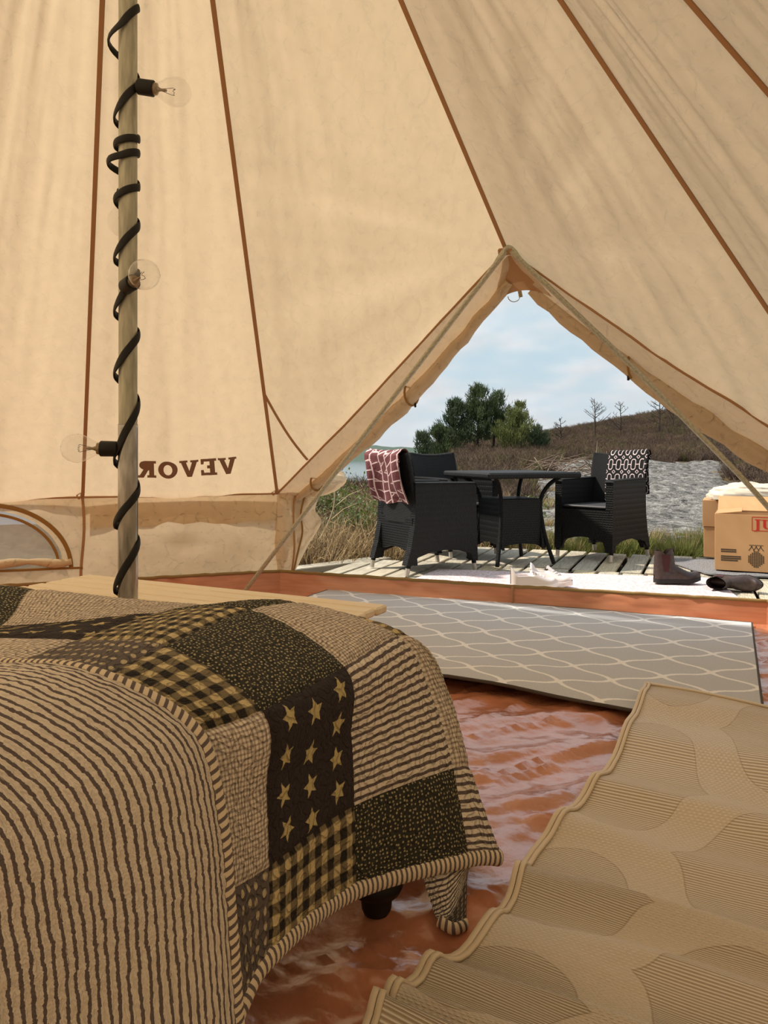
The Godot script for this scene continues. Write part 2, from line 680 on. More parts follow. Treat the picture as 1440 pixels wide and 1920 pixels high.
func tent() -> void:
	# eave corners, clockwise seen from above; the door lies between 2 and 3
	corners.append(POLE + Vector3(sin(deg_to_rad(-43.0)), 0, -cos(deg_to_rad(-43.0))) * 3.1)
	corners.append(P(-1.75, 0, 4.46))
	corners.append(P(-0.675, 0, 4.86))
	corners.append(P(2.33, 0, 3.45))
	for f in [79.5, 98.0, 117.0, 136.0, 155.0, 174.0, 193.0, 212.0, 231.0, 250.0, 268.0, 283.0, 300.0]:
		corners.append(POLE + Vector3(sin(deg_to_rad(f)), 0, -cos(deg_to_rad(f))) * 3.1)
	var nc := corners.size()
	for k in nc:
		corners[k].y = EAVE
	var inside := POLE + Vector3(0, 1.2, 0)
	# roof
	var roof := thing("ceiling", "sloping cream cotton canvas tent roof with brown seams", "tent roof", Vector3.ZERO, 0, "", "structure")
	var near := [0, 1, 2, 3, 4, nc - 1]
	for k in nc:
		var b := (k + 1) % nc
		var fine: bool = k in near
		var nu := 56 if fine else 6
		var nv := 120 if fine else 10
		var sets := [[k, b]] if k != 2 else [[2, -1], [-1, 3]]
		for e in sets:
			var m := MB.new()
			var slack := 1.5 if (e[0] in [-1, 3, 4]) else 0.7
			m.grid(nu, nv, func(s: float, t: float) -> Vector3: return roof_point(e[0], e[1], s, t, slack))
			part("roof_panel", m, M.canvas, roof)
		var path := PackedVector3Array()
		for i in 25:
			var p := seam_at(k, i / 24.0)
			path.append(p - ((p - POLE) * Vector3(1, 0, 1)).normalized() * 0.008)
		part("seam", ribbon(path, 0.019, 0.004, POLE), M.seam, roof)
	var dp := PackedVector3Array()
	for i in 25:
		dp.append(seam_at(-1, i / 24.0) - Vector3(0.004, 0.0, -0.006))
	part("seam", ribbon(dp, 0.019, 0.004, POLE), M.seam, roof)
	# the tape from the rib to the door edge, on either side
	for e in [[2, -1, 0.80, 0.17], [-1, 3, 0.80, 0.83]]:
		var tp := PackedVector3Array()
		for i in 13:
			var f := i / 12.0
			var s := lerpf(0.0, e[3], f) if e[0] == 2 else lerpf(1.0, e[3], f)
			var q := roof_point(e[0], e[1], s, lerpf(e[2], 0.995, f), 0.7 if e[0] == 2 else 1.5)
			tp.append(q - ((q - POLE) * Vector3(1, 0, 1)).normalized() * 0.006)
		part("seam", ribbon(tp, 0.014, 0.004, POLE), M.seam, roof)
	# hem of the roof at the door
	for e in [[2, -1], [-1, 3]]:
		var hp := PackedVector3Array()
		for i in 25:
			hp.append(roof_point(e[0], e[1], i / 24.0, 1.0, 1.0))
		var hm := MB.new()
		hm.tube(hp, 0.007, 8)
		part("door_hem", hm, M.seam, roof)
	var eave := MB.new()
	for k in nc:
		if k != 2:
			eave.tube(PackedVector3Array([corners[k] * 0.9985 + Vector3(0, 0.0, 0), corners[(k + 1) % nc] * 0.9985]), 0.006, 6)
	part("eave_seam", eave, M.seam, roof)
	for k in [1, 2]:
		var c := corners[k] - ((corners[k] - POLE) * Vector3(1, 0, 1)).normalized() * 0.02
		var lm := MB.new()
		var lp := []
		for i in 13:
			var an := TAU * i / 12.0
			lp.append(c + Vector3(-0.022 + 0.014 * sin(an), 0.03 - 0.04 * cos(an), 0.0))
		lm.tube(PackedVector3Array(lp), 0.004, 6)
		part("toggle_loop", lm, M.seam, roof)
	lettering(roof)
	# valance outside, below the eave
	var val := MB.new()
	for k in nc:
		if k == 2:
			continue
		var a := corners[k] + ((corners[k] - POLE) * Vector3(1, 0, 1)).normalized() * 0.03
		var c := corners[(k + 1) % nc]
		c += ((c - POLE) * Vector3(1, 0, 1)).normalized() * 0.03
		val.grid(12, 2, func(s: float, t: float) -> Vector3:
			return a.lerp(c, s) + Vector3(0, 0.015 - t * ((0.05 if k == 0 else 0.19) + 0.03 * nz.get_noise_2d(s * 5.0, k)), 0))
	part("valance", val, M.canvas, roof)
	# walls
	var wl := thing("wall_left", "low tan canvas tent wall around the arched window", "tent wall", Vector3.ZERO, 0, "", "structure")
	var wf := thing("wall_front", "low tan canvas tent wall behind the centre pole", "tent wall", Vector3.ZERO, 0, "", "structure")
	var wr := thing("wall_right", "low tan canvas tent wall right of the door", "tent wall", Vector3.ZERO, 0, "", "structure")
	var wb := thing("wall_back", "low tan canvas tent wall behind the bed", "tent wall", Vector3.ZERO, 0, "", "structure")
	for k in nc:
		if k == 2:
			continue
		var a := corners[k]
		var c := corners[(k + 1) % nc]
		var who := wl if k in [0, nc - 1] else wf if k == 1 else wr if k in [3, 4] else wb
		var out := ((a + c) / 2 - POLE) * Vector3(1, 0, 1)
		out = out.normalized()
		var at := func(s: float, h: float) -> Vector3:
			var q := a.lerp(c, s)
			q.y = h
			var up := (h - LIP) / (EAVE - LIP)
			q += out * (0.02 * nz.get_noise_3d(s * 3.0, h * 3.0, k * 5.0) + 0.012 * (nr.get_noise_3d(s * 2.0, h * 4.0 + s, k) - 0.2)) * sin(PI * clampf(up, 0, 1)) * pow(maxf(sin(PI * s), 0.0), 0.5)
			q += out * 0.03 * sin(PI * up) * sin(PI * s)
			return q
		if k == 0:
			var arch := func(s: float) -> float:
				var x := absf(s - 0.5) / 0.40
				return 0.21 + (0.335 * sqrt(maxf(1.0 - x * x, 0.0)) if x < 1.0 else 0.0)
			var m := MB.new()
			m.grid(80, 12, func(s: float, t: float) -> Vector3: return at.call(s, lerpf(EAVE, arch.call(s), t)))
			m.grid(40, 4, func(s: float, t: float) -> Vector3: return at.call(s, lerpf(0.21, LIP - 0.01, t)))
			part("wall_panel", m, M.wall, who)
			window(a, c, out, at, arch)
		else:
			var m := MB.new()
			var fine := 30 if k in [1, 3, 4] else 6
			m.grid(fine, 14, func(s: float, t: float) -> Vector3: return at.call(s, lerpf(EAVE, LIP - 0.01, t)))
			part("wall_panel", m, M.wall, who)
		var sp := PackedVector3Array()
		for i in 9:
			sp.append(Vector3(a.x, lerpf(EAVE, LIP, i / 8.0), a.z) - out * 0.006 + Vector3(0.01 * sin(i * 0.6), 0, 0))
		part("seam", ribbon(sp, 0.016, 0.004, POLE), M.seam, who)
	door()


# the maker's name printed on the outside of the cloth, seen from behind
func lettering(roof: Node3D) -> void:
	var glyphs := {
		"V": [[0, 8], [3.6, 8], [3.6, 7], [2.9, 7], [4.2, 2.9], [5.5, 7], [4.8, 7], [4.8, 8], [8.4, 8], [8.4, 7], [7.7, 7], [5.2, 0], [3.2, 0], [0.7, 7], [0, 7]],
		"E": [[0, 8], [7, 8], [7, 5.4], [5.8, 5.4], [5.6, 6.7], [3.1, 6.7], [3.1, 4.8], [4.3, 4.8], [4.3, 3.3], [3.1, 3.3], [3.1, 1.3], [5.7, 1.3], [5.9, 2.7], [7.1, 2.7], [7.1, 0], [0, 0], [0, 1.2], [0.9, 1.2], [0.9, 6.8], [0, 6.8]],
		"R": [[0, 8], [5, 8], [6.4, 7.6], [7.1, 6.6], [7.1, 5.4], [6.4, 4.4], [5.4, 3.9], [6.9, 1.2], [7.8, 1.2], [7.8, 0], [5.3, 0], [3.4, 3.5], [3.0, 3.5], [3.0, 1.2], [3.8, 1.2], [3.8, 0], [0, 0], [0, 1.2], [0.9, 1.2], [0.9, 6.8], [0, 6.8]],
	}
	var print_ := Node3D.new()
	print_.name = "lettering"
	roof.add_child(print_)
	print_.set_meta("label", "brown block letters VEVOR seen mirrored through the cloth")
	var pen := 0.0
	for ch in "VEVOR":
		var tris := []
		var wide := 8.4
		if ch == "O":
			wide = 8.6
			for i in 28:
				var a0 := TAU * i / 28.0
				var a1 := TAU * (i + 1) / 28.0
				var o0 := Vector2(4.3 + 4.2 * sin(a0), 4 + 4.15 * cos(a0))
				var o1 := Vector2(4.3 + 4.2 * sin(a1), 4 + 4.15 * cos(a1))
				var i0 := Vector2(4.3 + 1.9 * sin(a0), 4 + 2.5 * cos(a0))
				var i1 := Vector2(4.3 + 1.9 * sin(a1), 4 + 2.5 * cos(a1))
				tris.append([o0, o1, i1])
				tris.append([o0, i1, i0])
		else:
			wide = {"V": 8.4, "E": 7.2, "R": 7.8}[ch]
			var outl := PackedVector2Array()
			for q in glyphs[ch]:
				outl.append(Vector2(q[0], q[1]))
			var ids := Geometry2D.triangulate_polygon(outl)
			for i in range(0, ids.size(), 3):
				tris.append([outl[ids[i]], outl[ids[i + 1]], outl[ids[i + 2]]])
		for pass_ in 3:
			var finer := []
			for q in tris:
				var ab: Vector2 = (q[0] + q[1]) / 2
				var bc: Vector2 = (q[1] + q[2]) / 2
				var ca: Vector2 = (q[2] + q[0]) / 2
				finer.append_array([[q[0], ab, ca], [ab, q[1], bc], [ca, bc, q[2]], [ab, bc, ca]])
			tris = finer
		var m := MB.new()
		for q in tris:
			var f := PackedVector3Array()
			for e in q:
				var along: float = (pen + e.x) / 41.5
				var s: float = 0.795 - along * 0.505
				var t: float = 0.9575 - 0.0042 * e.y - 0.0055 * (1.0 - along)
				var r := roof_point(1, 2, s, t, 0.7)
				f.append(r - ((r - POLE) * Vector3(1, 0, 1)).normalized() * 0.004 - Vector3(0, 0.002, 0))
			m.poly(f, f[0] + (f[0] - POLE))
		part("letter", m, M.print, print_)
		pen += wide + 0.75


func window(a: Vector3, c: Vector3, out: Vector3, at: Callable, arch: Callable) -> void:
	var w := thing("window_1", "half-round clear plastic window in the left tent wall, cover rolled below", "window", Vector3.ZERO, 0, "", "structure")
	var m := MB.new()
	m.grid(48, 10, func(s: float, t: float) -> Vector3:
		var x := lerpf(0.1, 0.9, s)
		var q: Vector3 = at.call(x, lerpf(arch.call(x), 0.205, t))
		return q + out * (0.012 + 0.012 * nz.get_noise_2d(s * 6.0, t * 4.0)))
	part("pane", m, M.pane, w)
	for e in [[1.0, 0.012, 0.02], [0.86, 0.006, 0.012]]:
		var p := PackedVector3Array()
		for i in 41:
			var an := PI * i / 40.0
			var x: float = 0.5 + 0.44 * e[0] * cos(an)
			p.append(at.call(x, 0.205 + 0.37 * e[0] * sin(an)) - out * 0.006)
		part("trim_tape", ribbon(p, e[2] + 0.004, 0.005, POLE), M.tape, w)
	var hem := PackedVector3Array()
	for i in 21:
		hem.append(at.call(lerpf(-0.0, 1.0, i / 20.0), 0.2) - out * 0.004)
	part("zip", ribbon(hem, 0.012, 0.006, POLE), M.tape, w)
	var roll := []
	var rad := []
	for i in 21:
		var x := lerpf(0.06, 0.94, i / 20.0)
		var q: Vector3 = at.call(x, 0.228 + 0.02 * absf(cos(x * 9.0)))
		roll.append(q - out * 0.02)
		rad.append(0.014 + 0.012 * absf(sin(x * 13.0)))
	m = MB.new()
	m.tube(PackedVector3Array(roll), rad, 10)
	part("rolled_cover", m, M.flap, w)
	m = MB.new()
	var tie: Vector3 = at.call(0.335, 0.235) - out * 0.045
	m.box(Transform3D(Basis.from_euler(Vector3(0, 0, 0.4)), tie), Vector3(0.022, 0.010, 0.010), 0.003)
	part("toggle", m, M.black, w)


func sheet_net(rows: Array, nu: int, nv: int, ruffle: float, seed_no: float) -> MB:
	var m := MB.new()
	var nc: int = rows[0].size() - 1
	var nr_ := rows.size() - 1
	m.grid(nu, nv, func(s: float, t: float) -> Vector3:
		var p := net(rows, s * nc, t * nr_)
		p += Vector3(0.3, 0.6, 1.0) * ruffle * nz.get_noise_3d(s * 4.0, t * 9.0, seed_no)
		return p)
	return m


func door() -> void:
	var d := thing("door_1", "open tent door with canvas flaps rolled back and tied along both sloping edges", "tent door", Vector3.ZERO, 0, "", "structure")
	var c2 := corners[2]
	var c3 := corners[3]
	var top := DOOR_TOP
	var outw := ((c2 + c3) / 2 - POLE) * Vector3(1, 0, 1)
	outw = outw.normalized()
	# facing: the cloth turns outwards behind the door poles
	for e in [[c2, 1.0], [c3, -1.0]]:
		var c: Vector3 = e[0]
		var sgn: float = e[1]
		var m := MB.new()
		m.grid(40, 8, func(s: float, t: float) -> Vector3:
			var p := c.lerp(top, s)
			var k := 0.84 if sgn > 0 else 1.2
			p += outw * t * (0.15 + 0.05 * sin(PI * s)) * k
			p.y -= t * (0.085 + 0.075 * sin(PI * s)) * k + 0.012 * sin(PI * t)
			p += Vector3(sgn * 0.012, -0.01, 0.0) * nz.get_noise_2d(s * 9.0, t * 3.0 + sgn) * t
			return p)
		part("facing", m, M.facing, d)
		# rolled flap along the outer side of the facing
		var path := []
		var rad := []
		for i in 33:
			var s := lerpf(0.02, 0.97, i / 32.0)
			var p := c.lerp(top, s) + outw * (0.15 + 0.05 * sin(PI * s)) * (0.86 if sgn > 0 else 1.2)
			p.y -= (0.085 + 0.075 * sin(PI * s)) * (0.80 if sgn > 0 else 1.25)
			p += Vector3(0.0, 0.012, 0.012) * nz.get_noise_1d(s * 9.0 + sgn * 4.0)
			path.append(p)
			rad.append((0.030 + 0.026 * sin(PI * s)) * (1.0 + 0.3 * nz.get_noise_1d(s * 14.0 + 40.0)))
		m = MB.new()
		var prof := PackedVector2Array()
		for k in 18:
			var an := TAU * k / 18.0
			prof.append(Vector2(sin(an), cos(an)) * (1.0 + 0.16 * sin(an * 3.0 + 0.7) + 0.1 * sin(an * 5.0)))
		m.sweep(PackedVector3Array(path), prof, outw, rad)
		part("rolled_flap", m, M.flap, d)
		# ties with black toggles
		for f in ([0.13, 0.62] if sgn > 0 else [0.34, 0.74]):
			var k := int(f * 32)
			var q: Vector3 = path[k]
			var tm := MB.new()
			var tp := []
			for i in 17:
				var an := TAU * i / 16.0
				tp.append(q + outw * (rad[k] + 0.012) * sin(an) * 1.2 + Vector3(0, (rad[k] + 0.014) * cos(an), 0))
			tm.tube(PackedVector3Array(tp), 0.006, 6)
			part("tie", tm, M.tape, d)
			var bm := MB.new()
			bm.box(Transform3D(Basis(), q + Vector3(0.02 * sgn, -rad[k] - 0.012, 0.01)), Vector3(0.012, 0.026, 0.012), 0.003)
			part("toggle", bm, M.black, d)
	# left door side below the eave: facing strip and loose end of the flap
	var b := Vector3(c2.x, 0.10, c2.z)
	var strip := [
		[c2, c2 + Vector3(0.06, 0.05, -0.01), c2 + Vector3(0.12, 0.11, -0.06)],
		[c2 + Vector3(-0.01, -0.15, 0.0), c2 + Vector3(0.05, -0.15, 0.0), c2 + Vector3(0.10, -0.12, -0.03)],
		[c2 + Vector3(-0.02, -0.32, 0.0), c2 + Vector3(0.04, -0.32, 0.03), c2 + Vector3(0.11, -0.33, 0.0)],
		[c2 + Vector3(0.0, -0.50, 0.0), c2 + Vector3(0.05, -0.50, 0.0), c2 + Vector3(0.09, -0.50, -0.02)]]
	part("facing", sheet_net(strip, 14, 30, 0.006, 3.0), M.facing, d)
	var sp := PackedVector3Array()
	for i in 15:
		sp.append(net(strip, 2.0, i / 14.0 * 3.0) + Vector3(0, 0, 0.006))
	var tm2 := MB.new()
	tm2.tube(sp, 0.006, 6)
	part("facing_hem", tm2, M.seam, d)
	var loose := [
		[c2 + Vector3(0.16, 0.20, -0.10), c2 + Vector3(0.27, 0.20, -0.12), c2 + Vector3(0.36, 0.15, -0.16), c2 + Vector3(0.41, 0.13, -0.20)],
		[c2 + Vector3(0.17, 0.13, -0.08), c2 + Vector3(0.29, 0.13, -0.05), c2 + Vector3(0.40, 0.10, -0.12), c2 + Vector3(0.43, 0.085, -0.18)],
		[c2 + Vector3(0.16, 0.05, -0.07), c2 + Vector3(0.28, 0.04, -0.02), c2 + Vector3(0.385, 0.05, -0.10), c2 + Vector3(0.415, 0.05, -0.18)],
		[c2 + Vector3(0.13, -0.01, -0.07), c2 + Vector3(0.24, -0.02, -0.05), c2 + Vector3(0.345, 0.0, -0.12), c2 + Vector3(0.37, 0.02, -0.2)],
		[c2 + Vector3(0.12, -0.015, -0.12), c2 + Vector3(0.22, -0.03, -0.14), c2 + Vector3(0.30, 0.0, -0.18), c2 + Vector3(0.33, 0.02, -0.22)]]
	part("loose_flap", sheet_net(loose, 22, 26, 0.012, 8.0), M.flap, d)
	var tail := [
		[c2 + Vector3(0.09, -0.02, -0.08), c2 + Vector3(0.17, -0.03, -0.12), c2 + Vector3(0.25, -0.03, -0.18)],
		[c2 + Vector3(0.08, -0.14, -0.06), c2 + Vector3(0.15, -0.13, -0.08), c2 + Vector3(0.225, -0.12, -0.17)],
		[c2 + Vector3(0.08, -0.26, -0.05), c2 + Vector3(0.16, -0.25, -0.10), c2 + Vector3(0.265, -0.20, -0.17)],
		[c2 + Vector3(0.08, -0.38, -0.05), c2 + Vector3(0.13, -0.37, -0.09), c2 + Vector3(0.185, -0.34, -0.15)],
		[c2 + Vector3(0.07, -0.50, -0.04), c2 + Vector3(0.10, -0.50, -0.07), c2 + Vector3(0.115, -0.48, -0.12)]]
	part("loose_flap", sheet_net(tail, 18, 36, 0.012, 15.0), M.flap, d)
	var zm := MB.new()
	var zp := PackedVector3Array()
	for i in 15:
		zp.append(net(tail, 0.9, i / 14.0 * 4.0) + Vector3(0, 0, 0.016))
	zm.tube(zp, 0.006, 6)
	part("zip", zm, M.tape, d)
	# peak: gusset, cap strip and ring
	var g := MB.new()
	g.grid(12, 8, func(s: float, t: float) -> Vector3:
		var x := (s - 0.5) * 2.0
		var half := 0.05 + 0.11 * t
		return top + outw * (0.02 + 0.16 * t) + Vector3(outw.z * -1.0, 0, outw.x).normalized() * x * half + Vector3(0, -0.02 - 0.19 * t + 0.05 * t * (1.0 - x * x), 0))
	part("gusset", g, M.seam, d)
	var cap := MB.new()
	cap.box(Transform3D(Basis.from_euler(Vector3(0.4, -0.45, 0)), top + Vector3(-0.01, -0.012, 0.03)), Vector3(0.075, 0.035, 0.02), 0.006)
	part("peak_patch", cap, M.seam, d)
	var ring := MB.new()
	var rp := []
	var rc := P(0.668, 1.672, 3.95)
	for i in 13:
		rp.append(rc + Vector3(0.03 * sin(PI * (0.5 + i / 12.0)), 0.028 * cos(PI * (0.5 + i / 12.0)), 0))
	ring.tube(PackedVector3Array(rp), 0.0025, 6)
	part("hook_ring", ring, M.steel, d)
	var tab := MB.new()
	tab.box(Transform3D(Basis.from_euler(Vector3(0, 0, 0.2)), rc + Vector3(0.03, 0.025, 0)), Vector3(0.02, 0.06, 0.006), 0.002)
	part("hook_tab", tab, M.khaki_hem, d)


# distance of the ground sheet's edge from the pole, by direction
func edge_r(x: float, z: float) -> float:
	var a := fposmod(atan2(x - POLE.x, -(z - POLE.z)), TAU) / TAU * foot_r.size()
	var i := int(a) % foot_r.size()
	return lerpf(foot_r[i], foot_r[(i + 1) % foot_r.size()], a - floorf(a))


func floor_h(x: float, z: float) -> float:
	var e := edge_r(x, z)
	var r := Vector2(x - POLE.x, z - POLE.z).length()
	var k := smoothstep(e, e - 0.3, r)
	var q := Vector2(x, z).rotated(0.35)
	var h := 0.010 * nz.get_noise_2d(x * 0.9, z * 0.9)
	h += 0.016 * (nr.get_noise_2d(q.x * 0.9 + 0.35 * nz.get_noise_2d(x * 2.0, z * 2.0), q.y * 2.6) - 0.1)
	h += 0.006 * nr.get_noise_2d(q.x * 2.2 + 7.0, q.y * 6.0)
	h += 0.014 * pow(maxf(1.0 - absf(nz.get_noise_2d(q.x * 1.1 + 3.0, q.y * 4.0 + 0.6 * q.x)) * 2.2, 0.0), 5.0)
	h = minf(h, 0.020)
	h += 0.002 * nz.get_noise_2d(x * 22.0, z * 22.0)
	return 0.004 + maxf(h, -0.012) * k


func ground_sheet() -> void:
	foot = corners.duplicate()
	foot.insert(3, P(0.725, 0, 4.30))
	foot.insert(4, P(1.93, 0, 3.87))
	foot[2] = P(-0.655, 0, 4.85)
	foot[5] = P(2.42, 0, 3.5)
	for k in foot.size():
		foot[k].y = 0
	foot_r.resize(720)
	for i in 720:
		var an := TAU * i / 720.0
		var far := Vector2(POLE.x + sin(an) * 9.0, POLE.z - cos(an) * 9.0)
		var best := 3.0
		for k in foot.size():
			var b := foot[(k + 1) % foot.size()]
			var hit = Geometry2D.segment_intersects_segment(Vector2(POLE.x, POLE.z), far, Vector2(foot[k].x, foot[k].z), Vector2(b.x, b.z))
			if hit != null:
				best = Vector2(POLE.x, POLE.z).distance_to(hit)
		foot_r[i] = best
	var f := thing("floor", "terracotta plastic tent groundsheet, creased and shiny", "groundsheet", Vector3.ZERO, 0, "", "structure")
	var m := MB.new()
	var clampp := func(x: float, z: float) -> Vector3:
		var e := edge_r(x, z)
		var v := Vector2(x - POLE.x, z - POLE.z)
		if v.length() > e:
			v = v.normalized() * e
		var q := Vector2(POLE.x, POLE.z) + v
		return Vector3(q.x, floor_h(q.x, q.y), q.y)
	var uvw := func(s: float, t: float, x0: float, x1: float, z0: float, z1: float) -> Vector2:
		return Vector2(lerpf(x0, x1, s), lerpf(z0, z1, t))
	# fine where it shows, coarse elsewhere
	for r in [[-0.4, 2.6, -5.0, -1.0, 170, 240], [-0.4, 2.6, -1.0, 1.3, 20, 16], [-3.8, -0.4, -5.0, 1.3, 30, 50]]:
		m.grid(r[4], r[5], func(s: float, t: float) -> Vector3: return clampp.call(lerpf(r[0], r[1], s), lerpf(r[2], r[3], t)),
			func(s: float, t: float) -> Vector2: return uvw.call(s, t, r[0], r[1], r[2], r[3]))
	part("sheet", m, M.sheet, f)
	# upturned edge
	var n := foot.size()
	for k in n:
		var a := foot[k]
		var b := foot[(k + 1) % n]
		var inw := (POLE - (a + b) / 2) * Vector3(1, 0, 1)
		inw = inw.normalized()
		var w := MB.new()
		var front: bool = k in [1, 2, 3, 4]
		w.grid(40 if front else 6, 6, func(s: float, t: float) -> Vector3:
			var p := a.lerp(b, s)
			var bow := inw * (0.012 * nz.get_noise_2d(s * 6.0, t * 2.0 + k * 3.0) + 0.02 * (t * t)) * sin(PI * s)
			return p + bow + Vector3(0, LIP * (1.0 - t), 0) + inw * 0.015 * t)
		part("upstand", w, M.sheet_side, f)
		var h := MB.new()
		var hp := PackedVector3Array()
		for i in 31:
			hp.append(a.lerp(b, i / 30.0) + inw * 0.012 * nz.get_noise_2d(i / 30.0 * 6.0, k * 3.0) * sin(PI * i / 30.0) + Vector3(0, LIP + 0.004 * nz.get_noise_1d(i * 0.9 + k), 0))
		h.sweep(hp, flat_prof(0.014, 0.016), Vector3.UP)
		part("upstand_hem", h, M.khaki_hem, f)
	var sm := MB.new()
	var s0 := foot[3] + (POLE - foot[3]).normalized() * 0.02
	sm.box(Transform3D(Basis.from_euler(Vector3(0, 0.35, 0)), s0 + Vector3(0, 0.06, 0)), Vector3(0.014, 0.125, 0.008), 0.003)
	part("upstand_seam", sm, M.seam, f)


func lattice(u: float, w: float, k: float) -> Vector2:
	var a := u + w
	var b := u - w
	return Vector2(a + k * sin(TAU * b), b + k * sin(TAU * a))


func near_int(x: float) -> float:
	return absf(x - roundf(x))


func rugs() -> void:
	# grey trellis rug by the door
	var tn := FastNoiseLite.new()
	tn.seed = 15
	tn.frequency = 1.0
	tn.fractal_octaves = 2
	var trellis := tex(1024, 1024, func(u: float, w: float) -> Color:
		var q := lattice(u * 2.0, w * 2.0, 0.05)
		var wob := 0.012 * tn.get_noise_2d(u * 60.0, w * 60.0)
		var knot := 0.035 * exp(-pow((near_int(q.x) + near_int(q.y)) / 0.10, 2.0))
		var line := minf(near_int(q.x), near_int(q.y)) + wob
		var h := 0.045 * tn.get_noise_2d(u * 300.0, w * 40.0) + 0.04 * tn.get_noise_2d(u * 40.0, w * 300.0)
		return Color(0.985 + h, 0.985 + h, 0.98 + h) if line < 0.042 + knot else Color(0.79 + h, 0.80 + h, 0.815 + h))
	var r := thing("trellis_rug", "flat grey rug with a cream trellis pattern inside the tent door", "rug")
	var o := P(1.82, 0, 3.80)
	var l := Vector3(-0.91, 0, -0.41)
	var w := Vector3(-0.41, 0, 0.91)
	var top := func(s: float, t: float) -> Vector3:
		var p := o + l * s * 2.35 + w * t * 1.62
		var lift := 0.045 * smoothstep(0.62, 1.0, t) * exp(-pow((s - 0.42) / 0.2, 2.0))
		p.y = 0.028 + lift + 0.004 * nz.get_noise_2d(s * 5.0, t * 4.0)
		return p
	var m := MB.new()
	m.grid(90, 60, func(s: float, t: float) -> Vector3: return top.call(1.0 - s, t), func(s: float, t: float) -> Vector2: return Vector2((1.0 - s) * 2.35 / 0.66, t * 1.62 / 0.58))
	var tm := textured(trellis, 0.95)
	part("pile", m, bump(tm, trellis, 0.05), r)
	var edge := MB.new()
	var ring := PackedVector3Array()
	for k in 4:
		for i in 30:
			var f := i / 30.0
			var q: Vector3 = top.call([f, 1.0, 1.0 - f, 0.0][k], [0.0, f, 1.0, 1.0 - f][k])
			ring.append(q - Vector3(0, 0.004, 0))
	ring.append(ring[0])
	edge.sweep(ring, flat_prof(0.008, 0.010), Vector3.UP)
	part("bound_edge", edge, mat(Color(0.34, 0.32, 0.30), 0.95), r)
	# beige woven plastic mat
	var weave := func(u: float, w2: float) -> Vector2:
		var q := lattice(u, w2, -0.10)
		var band := smoothstep(0.150, 0.128, minf(near_int(q.x), near_int(q.y)))
		var rib := 0.5 + 0.5 * sin(TAU * w2 * 76.0)
		var dots := (0.5 + 0.5 * sin(TAU * w2 * 76.0)) * (0.55 + 0.45 * sin(TAU * u * 54.0 + (PI if int(w2 * 76.0) % 2 == 0 else 0.0)))
		return Vector2(lerpf(rib, dots, band), band)
	var mat_col := tex(1024, 1024, func(u: float, w2: float) -> Color:
		var q: Vector2 = weave.call(u, w2)
		var c := Color(0.975, 0.945, 0.89).lerp(Color(0.68, 0.60, 0.50), clampf((1.0 - q.x) * (0.9 if q.y < 0.2 else 0.45) + (0.35 if q.y > 0.05 and q.y < 0.5 else 0.0), 0.0, 1.0))
		return c)
	var mat_h := tex(1024, 1024, func(u: float, w2: float) -> Color:
		var q: Vector2 = weave.call(u, w2)
		var k := q.x * 0.7 + q.y * 0.3
		return Color(k, k, k))
	var b := thing("woven_mat", "rippled beige woven plastic mat with tone-on-tone medallions", "mat")
	var mw := Vector3(0.865, 0, 0.50)
	var rim := [P(0.915, 0, 2.68), P(0.796, 0, 2.439), P(0.595, 0, 2.041), P(0.425, 0, 1.776), P(0.296, 0, 1.58), P(0.24, 0, 1.454), P(0.155, 0, 1.305), P(0.075, 0, 1.244), P(0.004, 0, 1.165), P(-0.03, 0, 1.10), P(-0.20, 0, 0.80), P(-0.40, 0, 0.45)]
	var rim_path := spline(rim, 20)
	var mat_at := func(s: float, t: float) -> Vector3:
		var x := s * 1.7
		var y := t * 2.9
		var ri := t * (rim_path.size() - 1)
		var p := rim_path[int(ri)].lerp(rim_path[mini(int(ri) + 1, rim_path.size() - 1)], ri - floorf(ri)) + mw * x
		var wave := 0.5 + 0.5 * sin(y * 22.0 + 0.9 * sin(x * 1.4) + 3.2 * nz.get_noise_2d(x * 0.5, y * 0.8))
		var fine := 0.004 * nr.get_noise_2d(x * 0.8, y * 4.0)
		p.y = 0.032 + 0.042 * pow(wave, 1.7) * smoothstep(0.0, 0.3, y) * (0.7 + 0.6 * nz.get_noise_2d(x * 0.7 + 2.0, y * 1.3)) + fine
		var over := smoothstep(-2.3, -2.62, p.z + 0.3 * (p.x - 1.0))
		p.y += 0.026 * over
		return p
	m = MB.new()
	m.grid(70, 200, mat_at, func(s: float, t: float) -> Vector2: return Vector2(s * 1.7 / 0.63 + 0.35, t * 2.9 / 0.63 + 0.1))
	part("weave", m, bump(textured(mat_col, 0.55), mat_h, 0.28), b)
	for e in [[0.0, 0.003, 0.010], [0.007, 0.004, 0.009]]:
		edge = MB.new()
		var ep := PackedVector3Array()
		for i in 121:
			ep.append(mat_at.call(e[0], i / 120.0) + Vector3(0, e[1], 0))
		edge.sweep(ep, flat_prof(e[2], 0.006), Vector3.UP)
		part("edge_band", edge, mat(Color(0.90, 0.84, 0.74), 0.6), b)
	edge = MB.new()
	var tp := PackedVector3Array()
	for i in 41:
		tp.append(mat_at.call(i / 40.0, 0.0) + Vector3(0, 0.003, 0))
	edge.sweep(tp, flat_prof(0.014, 0.006), Vector3.UP)
	part("edge_band", edge, mat(Color(0.90, 0.84, 0.74), 0.6), b)


